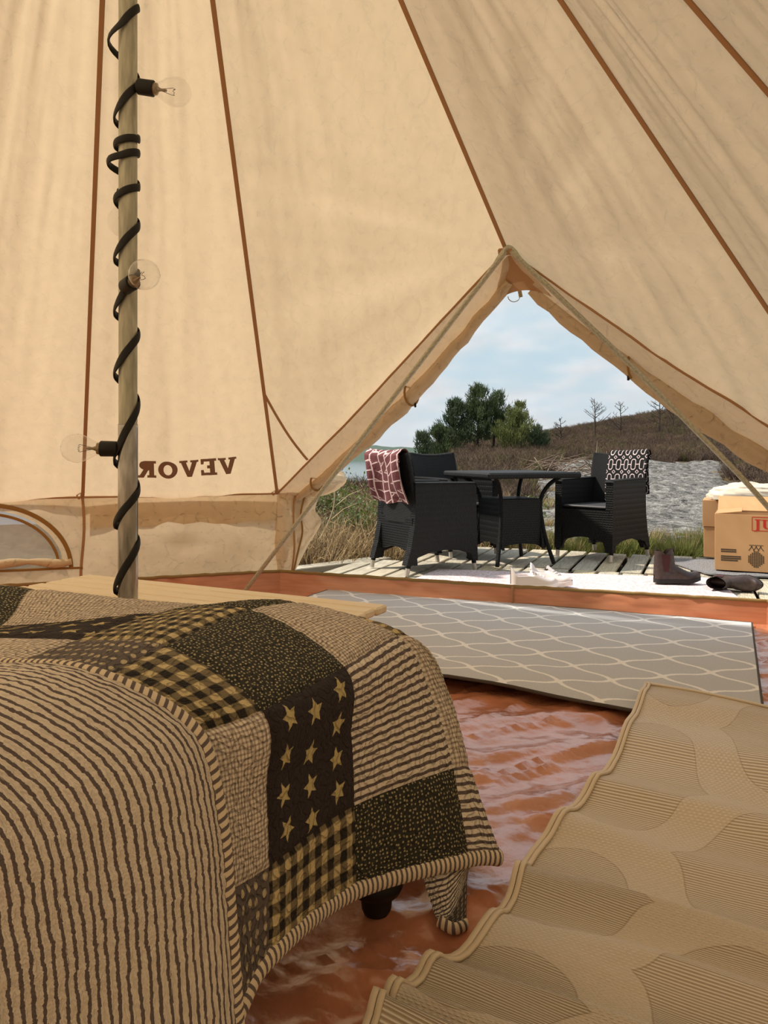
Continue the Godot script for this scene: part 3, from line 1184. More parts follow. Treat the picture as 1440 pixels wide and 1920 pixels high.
func bed() -> void:
	# end of the bed towards the door, seen from its far corner; e along the end, g along the length
	var e := Vector3(-0.465, 0, 0.885)
	var g := Vector3(-0.885, 0, -0.465)
	var c := P(0.02, 0, 1.47)
	var mid := func(a: float, h: float, b: float) -> Transform3D: return Transform3D(Basis(e, Vector3.UP, e.cross(Vector3.UP)), c + e * a + g * b + Vector3(0, h, 0))
	var t := thing("bed_frame", "low black metal bed frame under the patchwork quilt", "bed frame")
	var m := MB.new()
	m.box(mid.call(0.45, 0.245, 0.02), Vector3(0.88, 0.05, 0.03))
	part("rail", m, M.black, t)
	m = MB.new()
	m.box(mid.call(0.45, 0.245, 1.98), Vector3(0.88, 0.05, 0.03))
	part("rail", m, M.black, t)
	for a in [0.02, 0.88]:
		m = MB.new()
		m.box(mid.call(a, 0.245, 1.0), Vector3(0.03, 0.05, 1.9))
		part("rail", m, M.black, t)
	m = MB.new()
	m.box(mid.call(0.45, 0.262, 1.0), Vector3(0.82, 0.014, 1.9))
	part("slat_base", m, M.black, t)
	for a in [0.05, 0.84]:
		for b in [0.012, 1.93]:
			var at: Transform3D = mid.call(a, 0.0, b)
			at.origin.y = floor_h(at.origin.x, at.origin.z) + 0.001
			m = MB.new()
			m.lathe(Transform3D(Basis(), at.origin), PackedVector2Array([Vector2(0, 0.25), Vector2(0.028, 0.25), Vector2(0.028, 0.10), Vector2(0.030, 0.085), Vector2(0.042, 0.078), Vector2(0.050, 0.062), Vector2(0.050, 0.052), Vector2(0.044, 0.040), Vector2(0.030, 0.034), Vector2(0.028, 0.010), Vector2(0.024, 0.0), Vector2(0, 0.0)]), 24)
			part("leg", m, M.black, t)
	var ms := MB.new()
	ms.box(mid.call(0.47, 0.385, 1.06), Vector3(0.76, 0.22, 1.86), 0.06)
	solo("mattress", ms, mat(Color(0.8, 0.77, 0.7), 0.95), "pale mattress hidden under the patchwork quilt", "mattress")
	quilt()


func quilt() -> void:
	var R := [
		[Vector3(0.13, 0.06, -1.66), Vector3(0.228, 0.068, -1.53), Vector3(0.163, 0.092, -1.47), Vector3(-0.047, 0.135, -1.29), Vector3(-0.159, 0.17, -1.065), Vector3(-0.198, 0.145, -0.965), Vector3(-0.30, 0.145, -0.77)],
		[Vector3(0.075, 0.2, -1.68), Vector3(0.164, 0.231, -1.555), Vector3(0.135, 0.253, -1.5), Vector3(-0.05, 0.272, -1.3), Vector3(-0.161, 0.29, -1.075), Vector3(-0.213, 0.302, -0.972), Vector3(-0.315, 0.302, -0.777)],
		[Vector3(0.03, 0.33, -1.69), Vector3(0.123, 0.377, -1.57), Vector3(0.097, 0.382, -1.52), Vector3(-0.055, 0.386, -1.31), Vector3(-0.166, 0.394, -1.085), Vector3(-0.226, 0.406, -0.98), Vector3(-0.328, 0.406, -0.785)],
		[Vector3(0.005, 0.38, -1.68), Vector3(0.06, 0.47, -1.58), Vector3(0.027, 0.5, -1.549), Vector3(-0.069, 0.5, -1.325), Vector3(-0.175, 0.5, -1.099), Vector3(-0.258, 0.5, -0.992), Vector3(-0.36, 0.5, -0.797)],
		[Vector3(-0.19, 0.34, -1.71), Vector3(-0.165, 0.46, -1.67), Vector3(-0.17, 0.55, -1.6), Vector3(-0.254, 0.57, -1.464), Vector3(-0.34, 0.57, -1.193), Vector3(-0.389, 0.57, -0.991), Vector3(-0.491, 0.57, -0.796)],
		[Vector3(-0.40, 0.36, -1.76), Vector3(-0.385, 0.47, -1.72), Vector3(-0.375, 0.535, -1.66), Vector3(-0.45, 0.55, -1.526), Vector3(-0.525, 0.55, -1.309), Vector3(-0.564, 0.56, -1.068), Vector3(-0.66, 0.56, -0.87)],
		[Vector3(-0.78, 0.36, -1.86), Vector3(-0.77, 0.48, -1.83), Vector3(-0.788, 0.562, -1.72), Vector3(-0.742, 0.535, -1.484), Vector3(-0.814, 0.55, -1.347), Vector3(-0.80, 0.565, -1.13), Vector3(-0.89, 0.565, -0.93)],
		[Vector3(-1.06, 0.36, -2.05), Vector3(-1.05, 0.5, -2.0), Vector3(-1.131, 0.572, -1.85), Vector3(-1.0, 0.55, -1.62), Vector3(-0.98, 0.56, -1.45), Vector3(-1.0, 0.565, -1.25), Vector3(-1.1, 0.565, -1.05)]]
	var t := thing("patchwork_quilt", "patchwork quilt of checks, stars, dots and stripes draped over the bed end", "quilt")
	# [first row, last row, first column, last column, cloth, repeats across, repeats along]
	var cells := [
		[0, 1, 0, 1, "q_spot", 1.0, 0.7], [0, 1, 1, 2, "q_stripe", 0.5, 0.7], [0, 1, 2, 3, "q_green", 1.15, 0.72], [0, 1, 3, 4, "q_check", 1.0, 0.62], [0, 1, 4, 6, "q_spot", 1.2, 0.66],
		[1, 3, 0, 1, "q_gingham", 0.6, 1.0], [1, 3, 1, 2, "q_gingham", 0.4, 1.0], [1, 3, 2, 3, "q_stripe", 1.1, 1.05], [1, 3, 3, 4, "q_star", 1.0, 1.0], [1, 3, 4, 6, "q_gingham", 1.2, 1.0],
		[3, 4, 0, 1, "q_spot", 0.6, 1.0], [3, 4, 1, 2, "q_check", 0.4, 1.0], [3, 4, 2, 3, "q_gingham", 1.0, 1.0], [3, 4, 3, 4, "q_green", 1.1, 1.05], [3, 4, 4, 6, "q_check", 1.3, 0.9],
		[4, 5, 0, 2, "q_gingham", 1.0, 1.0], [4, 5, 2, 3, "q_green", 0.8, 1.0], [4, 5, 3, 4, "q_check", 1.1, 1.0], [4, 5, 4, 6, "q_spot", 1.4, 1.1],
		[5, 6, 0, 2, "q_gingham", 1.0, 1.5], [5, 6, 2, 3, "q_gingham", 0.9, 1.5], [5, 6, 3, 4, "q_star", 1.0, 1.35], [5, 6, 4, 6, "q_gingham", 1.4, 1.0],
		[6, 7, 0, 2, "q_check", 1.0, 1.0], [6, 7, 2, 3, "q_green", 1.0, 1.3], [6, 7, 3, 6, "q_stripe", 1.5, 1.2]]
	var what := {"q_check": "black and yellow checked patch", "q_green": "dark green patch with pale dots", "q_star": "near-black patch with cream stars", "q_gingham": "small tan gingham patch", "q_spot": "grey patch with rows of pale spots", "q_stripe": "tan patch with brown ticking stripes"}
	for c in cells:
		var m := MB.new()
		m.grid(34, 34 if c[1] - c[0] < 2 else 44, func(s: float, f: float) -> Vector3:
			var u := lerpf(c[2], c[3], s)
			var w := lerpf(c[0], c[1], f)
			var p := net(R, u, w)
			var n := (net(R, u, w + 0.03) - p).cross(net(R, u + 0.03, w) - p).normalized()
			if n.y < -0.2:
				n = -n
			var edge := minf(minf(s, 1.0 - s) * (c[3] - c[2]), minf(f, 1.0 - f) * (c[1] - c[0]))
			var puff := 0.004 * smoothstep(0.0, 0.09, edge) + 0.0022 * nz.get_noise_2d(u * 9.0, w * 9.0)
			return p + n * puff,
			func(s: float, f: float) -> Vector2: return Vector2(s * c[5], (1.0 - f) * c[6]))
		part("patch", m, M[c[4]], t, what[c[4]])
	# striped back of the quilt
	var back := MB.new()
	back.grid(48, 70, func(s: float, f: float) -> Vector3:
		var u := 6.0 - s * 6.0
		var w := f * 7.0
		var p := net(R, u, w)
		var n := (net(R, u, w + 0.03) - p).cross(net(R, u + 0.03, w) - p).normalized()
		if n.y < -0.2:
			n = -n
		return p - n * 0.007, func(s: float, f: float) -> Vector2: return Vector2(s * 7.0, f * 8.0))
	part("backing", back, M.q_fold, t, "striped back of the quilt")
	# binding along the hem
	var hp := PackedVector3Array()
	var ups := []
	for i in 121:
		var u := i / 120.0 * 6.0
		hp.append(net(R, u, 0.0) - Vector3(0, 0.002, 0))
		ups.append(Vector3.UP)
	var hb := MB.new()
	hb.sweep(hp, flat_round(0.017, 0.030), ups, null, 0.13)
	part("binding", hb, M.q_binding, t, "tan binding with diagonal stripes")
	# corner of the quilt drooping to the floor
	var tail := [
		[Vector3(0.07, 0.112, -1.45), Vector3(0.13, 0.11, -1.475), Vector3(0.20, 0.085, -1.53)],
		[Vector3(0.075, 0.075, -1.42), Vector3(0.125, 0.065, -1.43), Vector3(0.165, 0.06, -1.49)],
		[Vector3(0.09, 0.035, -1.40), Vector3(0.125, 0.028, -1.40), Vector3(0.155, 0.03, -1.44)],
		[Vector3(0.098, 0.022, -1.39), Vector3(0.125, 0.014, -1.38), Vector3(0.150, 0.013, -1.395)]]
	for half in 2:
		var m := MB.new()
		m.grid(20, 24, func(s: float, f: float) -> Vector3:
			var cut := 2.75 - 1.6 * s
			return net(tail, s * 2.0, cut * f if half == 0 else lerpf(cut, 3.0, f)),
			func(s: float, f: float) -> Vector2: return Vector2(s * 0.7, f * 0.8))
		part("corner_fold", m, M.q_stripe if half == 0 else M.q_spot, t, what["q_stripe" if half == 0 else "q_spot"])
	var cp := PackedVector3Array()
	for i in 17:
		cp.append(net(tail, i / 8.0, 3.0))
	hb = MB.new()
	hb.sweep(cp, flat_round(0.014, 0.022), Vector3.UP, null, 0.13)
	part("binding", hb, M.q_binding, t)
	# the near part is turned back over the patches, its striped back showing
	var Q := []
	for j in R.size():
		var row := []
		var a: Vector3 = R[j][5]
		var stp := Vector3(-0.102, 0, 0.195)
		for k in 4:
			var p: Vector3 = a + stp * k
			p += Vector3(0.012, 0.004, 0.0) if j < 3 else Vector3(0.006, 0.012, 0)
			p.y += 0.012 * sin(k * 1.3) if j > 3 else 0.0
			if k == 3:
				p.y -= 0.03 * (1 if j > 2 else 0)
			row.append(p)
		Q.append(row)
	for k in 4:
		Q[0][k].y = 0.12
	var fm := MB.new()
	fm.grid(110, 130, func(s: float, f: float) -> Vector3:
		var u := s * 3.0
		var w := f * 7.0
		var p := net(Q, u, w)
		var n := (net(Q, u, w + 0.03) - p).cross(net(Q, u + 0.03, w) - p).normalized()
		return p + n * (0.010 + 0.0025 * nz.get_noise_2d(u * 7.0, w * 7.0)),
		func(s: float, f: float) -> Vector2: return Vector2(s * 5.4, f * 5.6))
	part("turned_back_part", fm, M.q_fold, t, "tan quilt back with brown ticking stripes")
	var bp := PackedVector3Array()
	var bu := []
	for i in 141:
		var w := i / 140.0 * 7.0
		var p := net(Q, 0.0, w)
		var n := (net(Q, 0.0, minf(w + 0.03, 7.0)) - net(Q, 0.0, maxf(w - 0.03, 0.0))).cross(net(Q, 0.05, w) - p).normalized()
		bp.append(p + n * 0.006)
		bu.append(n)
	hb = MB.new()
	hb.sweep(bp, flat_round(0.022, 0.014), bu, null, 0.13)
	part("binding", hb, M.q_binding, t)


func flat_round(w: float, h: float) -> PackedVector2Array:
	var p := PackedVector2Array()
	for k in 10:
		var a := TAU * k / 10.0
		p.append(Vector2(sin(a) * w / 2, cos(a) * h / 2))
	return p


func bench() -> void:
	var l := Vector3(-0.89, 0, -0.456)
	var w := Vector3(-0.456, 0, 0.89)
	var o := P(0.0147, 0.45, 2.12)
	var t := thing("slatted_bench", "pale pine slatted bench behind the bed and centre pole", "bench")
	var bas := Basis(l, Vector3.UP, l.cross(Vector3.UP))
	for k in 6:
		var m := MB.new()
		var c := o + l * (0.58 + 0.004 * sin(k * 2.0)) + w * (0.031 + 0.064 * k) + Vector3(0, -0.011, 0)
		m.box(Transform3D(bas, c), Vector3(1.15, 0.022, 0.058), 0.005)
		for i in m.t.size():
			var q := bas.inverse() * (m.v[i] - c)
			m.t[i] = Vector2(q.z * 4.0 + k * 0.37, q.x * 0.8)
		part("slat", m, M.wood, t)
	for a in [0.14, 1.02]:
		var m := MB.new()
		m.box(Transform3D(bas, o + l * a + w * 0.19 + Vector3(0, -0.045, 0)), Vector3(0.04, 0.045, 0.36), 0.003)
		part("cross_bar", m, M.wood, t)
		for b in [0.03, 0.35]:
			m = MB.new()
			var q: Vector3 = o + l * a + w * b
			q.y = 0.23
			m.box(Transform3D(bas, q - l * 0.03), Vector3(0.03, 0.41, 0.05), 0.004)
			part("leg", m, M.wood, t)


func pole_and_lights() -> void:
	var t := thing("tent_pole", "round steel centre pole of the tent wound with black cable", "tent pole", POLE)
	var m := MB.new()
	m.lathe(Transform3D.IDENTITY, PackedVector2Array([Vector2(0, 0.938), Vector2(0.0232, 0.938), Vector2(0.0234, 0.93), Vector2(0.0234, 0.03), Vector2(0.0, 0.03)]), 32)
	part("lower_tube", m, M.steel, t, "shiny steel lower tube")
	m = MB.new()
	m.lathe(Transform3D.IDENTITY, PackedVector2Array([Vector2(0, 3.50), Vector2(0.022, 3.50), Vector2(0.022, 0.93)]), 32)
	part("upper_tube", m, M.steel_dull, t, "dull galvanised upper tube")
	m = MB.new()
	m.lathe(Transform3D.IDENTITY, PackedVector2Array([Vector2(0, 0.045), Vector2(0.035, 0.04), Vector2(0.04, 0.014), Vector2(0, 0.012)]), 20)
	part("foot", m, M.black, t)
	# string light
	var s := thing("string_light", "black cable wound round the tent pole with four clear bulbs", "string light", POLE)
	var turns := [[3.4, -60], [15, 0], [82, 1], [160, 0], [226, 1], [262, 0], [273, 1], [287, 0], [306, 1], [352, 0], [376, 1], [425, 0], [488, 1], [514, 0], [588, 1], [630, 0], [704, 1], [762, 0], [866, 1], [922, 0], [984, 1], [1020, 0], [1106, 1], [1160, 0], [1230, 1]]
	var path := PackedVector3Array()
	var ups := []
	var an := []
	var hs := []
	for k in range(1, turns.size()):
		an.append(PI * (k - 1))
		hs.append(1.9653 - turns[k][0] * 0.0012917)
	for k in hs.size() - 1:
		for i in 14:
			var f := i / 14.0
			var a := PI / 2 - (k + f) * PI
			var ease := f * f * (3 - 2 * f) * 0.35 + f * 0.65
			var h := lerpf(hs[k], hs[k + 1], ease)
			var slack := 0.0
			var left := maxf(-sin(a), 0.0)
			if k in [0, 1]:
				slack = 0.020 * pow(left, 2.0)
			elif k in [6, 7]:
				slack = 0.022 * pow(left, 2.0)
			else:
				slack = 0.006 * pow(left, 3.0)
			var out := Vector3(sin(a), 0, cos(a))
			path.append(out * (0.0262 + slack) + Vector3(0, h, 0))
			ups.append(out)
	m = MB.new()
	m.sweep(path, flat_round(0.019, 0.006), ups)
	part("cable", m, M.black, s)
	var spots := [
		[Vector3(0.030, 1.750, 0.012), Vector3(1.0, -0.17, 0.05), 0.0, "bulb pointing right near the top of the pole"],
		[Vector3(-0.022, 1.515, -0.040), Vector3(-0.35, -0.62, -0.75), 0.0, "bulb half hidden behind the pole"],
		[Vector3(0.008, 1.262, 0.040), Vector3(0.72, 0.16, 0.72), 0.0, "bulb pointing right and forward at mid height"],
		[Vector3(-0.024, 0.878, 0.012), Vector3(-1.0, 0.02, 0.12), 0.0, "bulb pointing left above the bed"]]
	for q in spots:
		var x := look(q[0], q[1])
		var so := MB.new()
		so.lathe(x, PackedVector2Array([Vector2(0, 0.038), Vector2(0.0165, 0.038), Vector2(0.019, 0.036), Vector2(0.0185, 0.0), Vector2(0.014, -0.004), Vector2(0, -0.004)]), 20)
		var sn := part("socket", so, M.black, s)
		var bu := MB.new()
		var pr := PackedVector2Array()
		var prof := [[0.0, 0.128], [0.012, 0.1265], [0.022, 0.121], [0.030, 0.111], [0.0345, 0.098], [0.035, 0.090], [0.033, 0.079], [0.028, 0.068], [0.021, 0.056], [0.0165, 0.047], [0.0145, 0.038]]
		for p in prof:
			pr.append(Vector2(p[0], p[1]))
		bu.lathe(x, pr, 28)
		part("bulb", bu, M.glass, sn, q[3])
		var cap := MB.new()
		cap.lathe(x, PackedVector2Array([Vector2(0.0, 0.046), Vector2(0.0135, 0.045), Vector2(0.0145, 0.040), Vector2(0.0145, 0.034)]), 18)
		cap.lathe(x, PackedVector2Array([Vector2(0.0, 0.070), Vector2(0.003, 0.069), Vector2(0.0035, 0.055), Vector2(0.007, 0.046)]), 10)
		part("cap", cap, M.brass, sn)
		var fi := MB.new()
		for d in [-1, 1]:
			fi.tube(PackedVector3Array([x * Vector3(0.002 * d, 0.055, 0), x * Vector3(0.009 * d, 0.085, 0)]), 0.0006, 5)
		var zig := PackedVector3Array()
		for i in 9:
			zig.append(x * Vector3(lerpf(-0.009, 0.009, i / 8.0), 0.085 + (0.004 if i % 2 else 0.0), 0.004 * sin(i)))
		fi.tube(zig, 0.0007, 5)
		part("filament", fi, M.wire, sn)
	# door poles
	var d := thing("door_pole", "thin steel tent poles in an upturned V behind the open door", "tent pole")
	var lp := spline([DOOR_TOP + Vector3(-0.012, -0.012, 0.04), P(-0.14, 0.92, 4.17), P(-0.86, 0.006, 4.64)], 10)
	m = MB.new()
	m.tube(lp, 0.0125, 12)
	part("rod", m, M.steel_dull, d)
	var rp := spline([DOOR_TOP + Vector3(0.012, -0.012, 0.04), P(1.118, 1.34, 3.66), P(1.45, 0.9825, 3.6), P(1.757, 0.627, 3.53), P(2.2, 0.006, 3.4)], 8)
	m = MB.new()
	m.tube(rp, 0.0125, 12)
	part("rod", m, M.steel_dull, d)
	m = MB.new()
	m.tube(spline([lp[1], DOOR_TOP + Vector3(0, 0.004, 0.04), rp[1]], 8), 0.0135, 12)
	part("elbow", m, M.steel_dull, d)


const DECK_A := Vector3(0.375, 0, -0.927)
const DECK_C := Vector3(0.927, 0, 0.375)
const DECK_O := Vector3(0.7, 0, -4.38)


func deck() -> void:
	var woods := []
	for k in 4:
		var m := textured(wood_tex([Color(0.87, 0.83, 0.74), Color(0.83, 0.80, 0.73), Color(0.88, 0.82, 0.69), Color(0.80, 0.77, 0.69)][k], [Color(0.52, 0.48, 0.41), Color(0.50, 0.47, 0.41), Color(0.56, 0.50, 0.38), Color(0.46, 0.43, 0.37)][k], 200 + k), 0.85)
		bump(m, m.albedo_texture, 0.15)
		woods.append(m)
	var dark_wood := mat(Color(0.33, 0.29, 0.24), 0.9)
	var bas := Basis(DECK_C, Vector3.UP, -DECK_A)
	# [along, across, length, turn, label]
	var lay := [
		[0.05, -1.52, 1.42, 0.00, "weathered pallet of grey boards under the nearer leg of the left armchair"], [0.05, -0.68, 1.42, 0.01, "weathered pallet of grey boards right behind the tent sill, under the pink mat's left end"], [0.05, 0.17, 1.42, -0.01, "weathered pallet of grey boards under the white sneakers and pink mat"], [0.05, 1.02, 1.42, 0.015, "weathered pallet of boards under the upright boot"], [0.05, 1.87, 1.42, 0.0, "weathered pallet of boards with open slots under the lying boot"],
		[1.52, -1.20, 1.05, 0.02, "weathered pallet of boards at the far left corner of the deck"], [1.52, -0.36, 1.05, 0.0, "weathered pallet of boards under the black table"], [1.52, 0.49, 1.05, -0.012, "weathered pallet of boards under the chair with the black towel"], [1.52, 1.33, 1.05, 0.01, "weathered pallet of boards between that chair and the cartons"], [1.52, 2.18, 1.05, 0.0, "weathered pallet of boards under the cartons"]]
	for e in lay:
		var at: Vector3 = DECK_O + DECK_A * e[0] + DECK_C * e[1]
		var p := thing("wooden_pallet", e[4], "pallet", at, 0.0, "pallets laid as a deck")
		var n := 5
		var pb := bas.rotated(Vector3.UP, e[3])
		for k in n:
			var m := MB.new()
			var wid := 0.142 + 0.006 * sin(k * 3.1 + e[1] * 5.0)
			var c: Vector3 = DECK_C * (0.075 + 0.167 * k) + DECK_A * (e[2] / 2 + 0.012 * sin(k * 7.7 + e[1])) + Vector3(0, -0.012 + 0.003 * sin(k * 5.0 + e[1] * 9.0), 0)
			m.box(Transform3D(pb, c), Vector3(wid, 0.022, e[2]), 0.004)
			for i in m.t.size():
				var q: Vector3 = pb.inverse() * (m.v[i] - c)
				m.t[i] = Vector2(q.x * 4.0 + k * 0.31 + q.y * 3.0, q.z * 0.7 + e[1])
			part("board", m, woods[rng.randi() % 4], p)
		for f in [0.04, 0.5, 0.96]:
			var m := MB.new()
			m.box(Transform3D(pb, DECK_C * 0.41 + DECK_A * e[2] * f + Vector3(0, -0.075, 0)), Vector3(0.82, 0.09, 0.09), 0.004)
			part("bearer", m, dark_wood, p)
	var m2 := MB.new()
	var c2 := P(-0.36, -0.03, 6.11)
	var b2 := Basis.from_euler(Vector3(0, 0.73, 0))
	m2.box(Transform3D(b2, c2), Vector3(1.0, 0.05, 0.15), 0.005)
	for i in m2.t.size():
		var q := b2.inverse() * (m2.v[i] - c2)
		m2.t[i] = Vector2(q.z * 4.0, q.x * 0.7)
	solo("loose_plank", m2, woods[1], "grey plank lying along the left edge of the deck", "plank")


func weave_mat() -> StandardMaterial3D:
	var t := tex(256, 256, func(u: float, w: float) -> Color:
		var x := u * 16.0
		var y := w * 16.0
		var over := (int(x) + int(y)) % 2 == 0
		var k := absf(sin(PI * y)) if over else absf(sin(PI * x))
		return Color(k, k, k))
	var m := mat(Color(0.035, 0.036, 0.04), 0.5, 0.0, 0.4)
	m.uv1_scale = Vector3(5, 5, 5)
	return bump(m, t, 0.25)


func arch_panel(half_top: float, half_low: float, y1: float, y0: float) -> PackedVector2Array:
	var p := PackedVector2Array([Vector2(half_top, y1), Vector2(lerpf(half_top, half_low, 0.35), lerpf(y1, y0, 0.6)), Vector2(half_low, y0), Vector2(half_low - 0.035, y0)])
	for i in 9:
		var f := i / 8.0
		p.append(Vector2(lerpf(half_low - 0.06, -half_low + 0.06, f), y0 + 0.075 + 0.035 * sin(PI * f)))
	p.append_array(PackedVector2Array([Vector2(-half_low + 0.035, y0), Vector2(-half_low, y0), Vector2(-lerpf(half_top, half_low, 0.35), lerpf(y1, y0, 0.6)), Vector2(-half_top, y1)]))
	return p


func make_chair(label: String, at: Vector3, turn: float) -> Node3D:
	var t := thing("rattan_armchair", label, "armchair", at, turn, "black rattan armchairs around the table")
	var wm: Material = M.rattan
	# sides: arm and flank in one woven shell
	for s in [-1.0, 1.0]:
		var m := MB.new()
		var o := PackedVector2Array([Vector2(0.27, 0.635), Vector2(0.272, 0.4), Vector2(0.285, 0.07), Vector2(0.245, 0.07), Vector2(0.225, 0.125), Vector2(0.13, 0.155), Vector2(0.0, 0.165), Vector2(-0.13, 0.155), Vector2(-0.235, 0.125), Vector2(-0.285, 0.07), Vector2(-0.33, 0.07), Vector2(-0.29, 0.20), Vector2(-0.262, 0.36), Vector2(-0.255, 0.52), Vector2(-0.258, 0.645)])
		var q := PackedVector2Array()
		for e in o:
			q.append(Vector2(-e.x, e.y))
		m.prism(Transform3D(Basis(Vector3(0, 0, -1), Vector3.UP, Vector3(1, 0, 0)), Vector3(0.235 * s - 0.0325, 0, 0)), q, 0.065)
		part("side", m, wm, t)
		var a := MB.new()
		a.sweep(PackedVector3Array([Vector3(0.235 * s, 0.645, -0.26), Vector3(0.235 * s, 0.642, 0.0), Vector3(0.235 * s, 0.637, 0.262), Vector3(0.235 * s, 0.620, 0.276)]), flat_round(0.078, 0.022), Vector3.UP)
		part("armrest", a, wm, t)
	# curved, leaning backrest
	var b := MB.new()
	var back := func(x: float, h: float, off: float) -> Vector3:
		var k := (h - 0.38) / 0.48
		return Vector3(x * (0.222 + 0.02 * k) , h - 0.022 * (1.0 - x * x) * k, -0.235 - 0.085 * k * k - 0.02 * (1.0 - x * x) + off)
	b.grid(12, 10, func(s: float, f: float) -> Vector3: return back.call(s * 2 - 1, lerpf(0.85, 0.36, f), 0.018))
	b.grid(12, 10, func(s: float, f: float) -> Vector3: return back.call(1 - s * 2, lerpf(0.85, 0.36, f), -0.018))
	part("backrest", b, wm, t)
	var rim := PackedVector3Array()
	for i in 9:
		rim.append(back.call(-1.0, lerpf(0.36, 0.85, i / 8.0), 0.0))
	for i in range(1, 12):
		rim.append(back.call(-1.0 + i / 6.0, 0.85, 0.0))
	for i in 9:
		rim.append(back.call(1.0, lerpf(0.85, 0.36, i / 8.0), 0.0))
	var rm := MB.new()
	rm.tube(rim, 0.019, 8)
	part("back_rim", rm, wm, t)
	# seat and aprons
	var st := MB.new()
	st.box(Transform3D(Basis(), Vector3(0, 0.385, 0.01)), Vector3(0.41, 0.05, 0.49), 0.015)
	part("seat", st, wm, t)
	var cu := MB.new()
	cu.box(Transform3D(Basis(), Vector3(0, 0.422, 0.02)), Vector3(0.40, 0.022, 0.48), 0.01)
	part("seat_pad", cu, M.pad, t, "dark grey seat pad")
	for z in [0.245, -0.265]:
		var ap := MB.new()
		ap.prism(Transform3D(Basis(), Vector3(0, 0, z)), arch_panel(0.235, 0.262 if z < 0 else 0.24, 0.40, 0.07), 0.03)
		part("apron", ap, wm, t)
	for e in [[0.245, 0.265], [-0.245, 0.265], [0.25, -0.308], [-0.25, -0.308]]:
		var lean := 0.012 if e[1] > 0 else -0.02
		var l := MB.new()
		l.tube(PackedVector3Array([Vector3(e[0], 0.16, e[1] - lean), Vector3(e[0], 0.052, e[1])]), 0.018, 10)
		var ln := part("leg", l, wm, t)
		var tip := MB.new()
		tip.tube(PackedVector3Array([Vector3(e[0], 0.056, e[1]), Vector3(e[0], 0.0, e[1] + lean * 0.6)]), 0.0165, 12)
		part("foot_cap", tip, M.cap, ln, "pale metal foot cap")
	return t


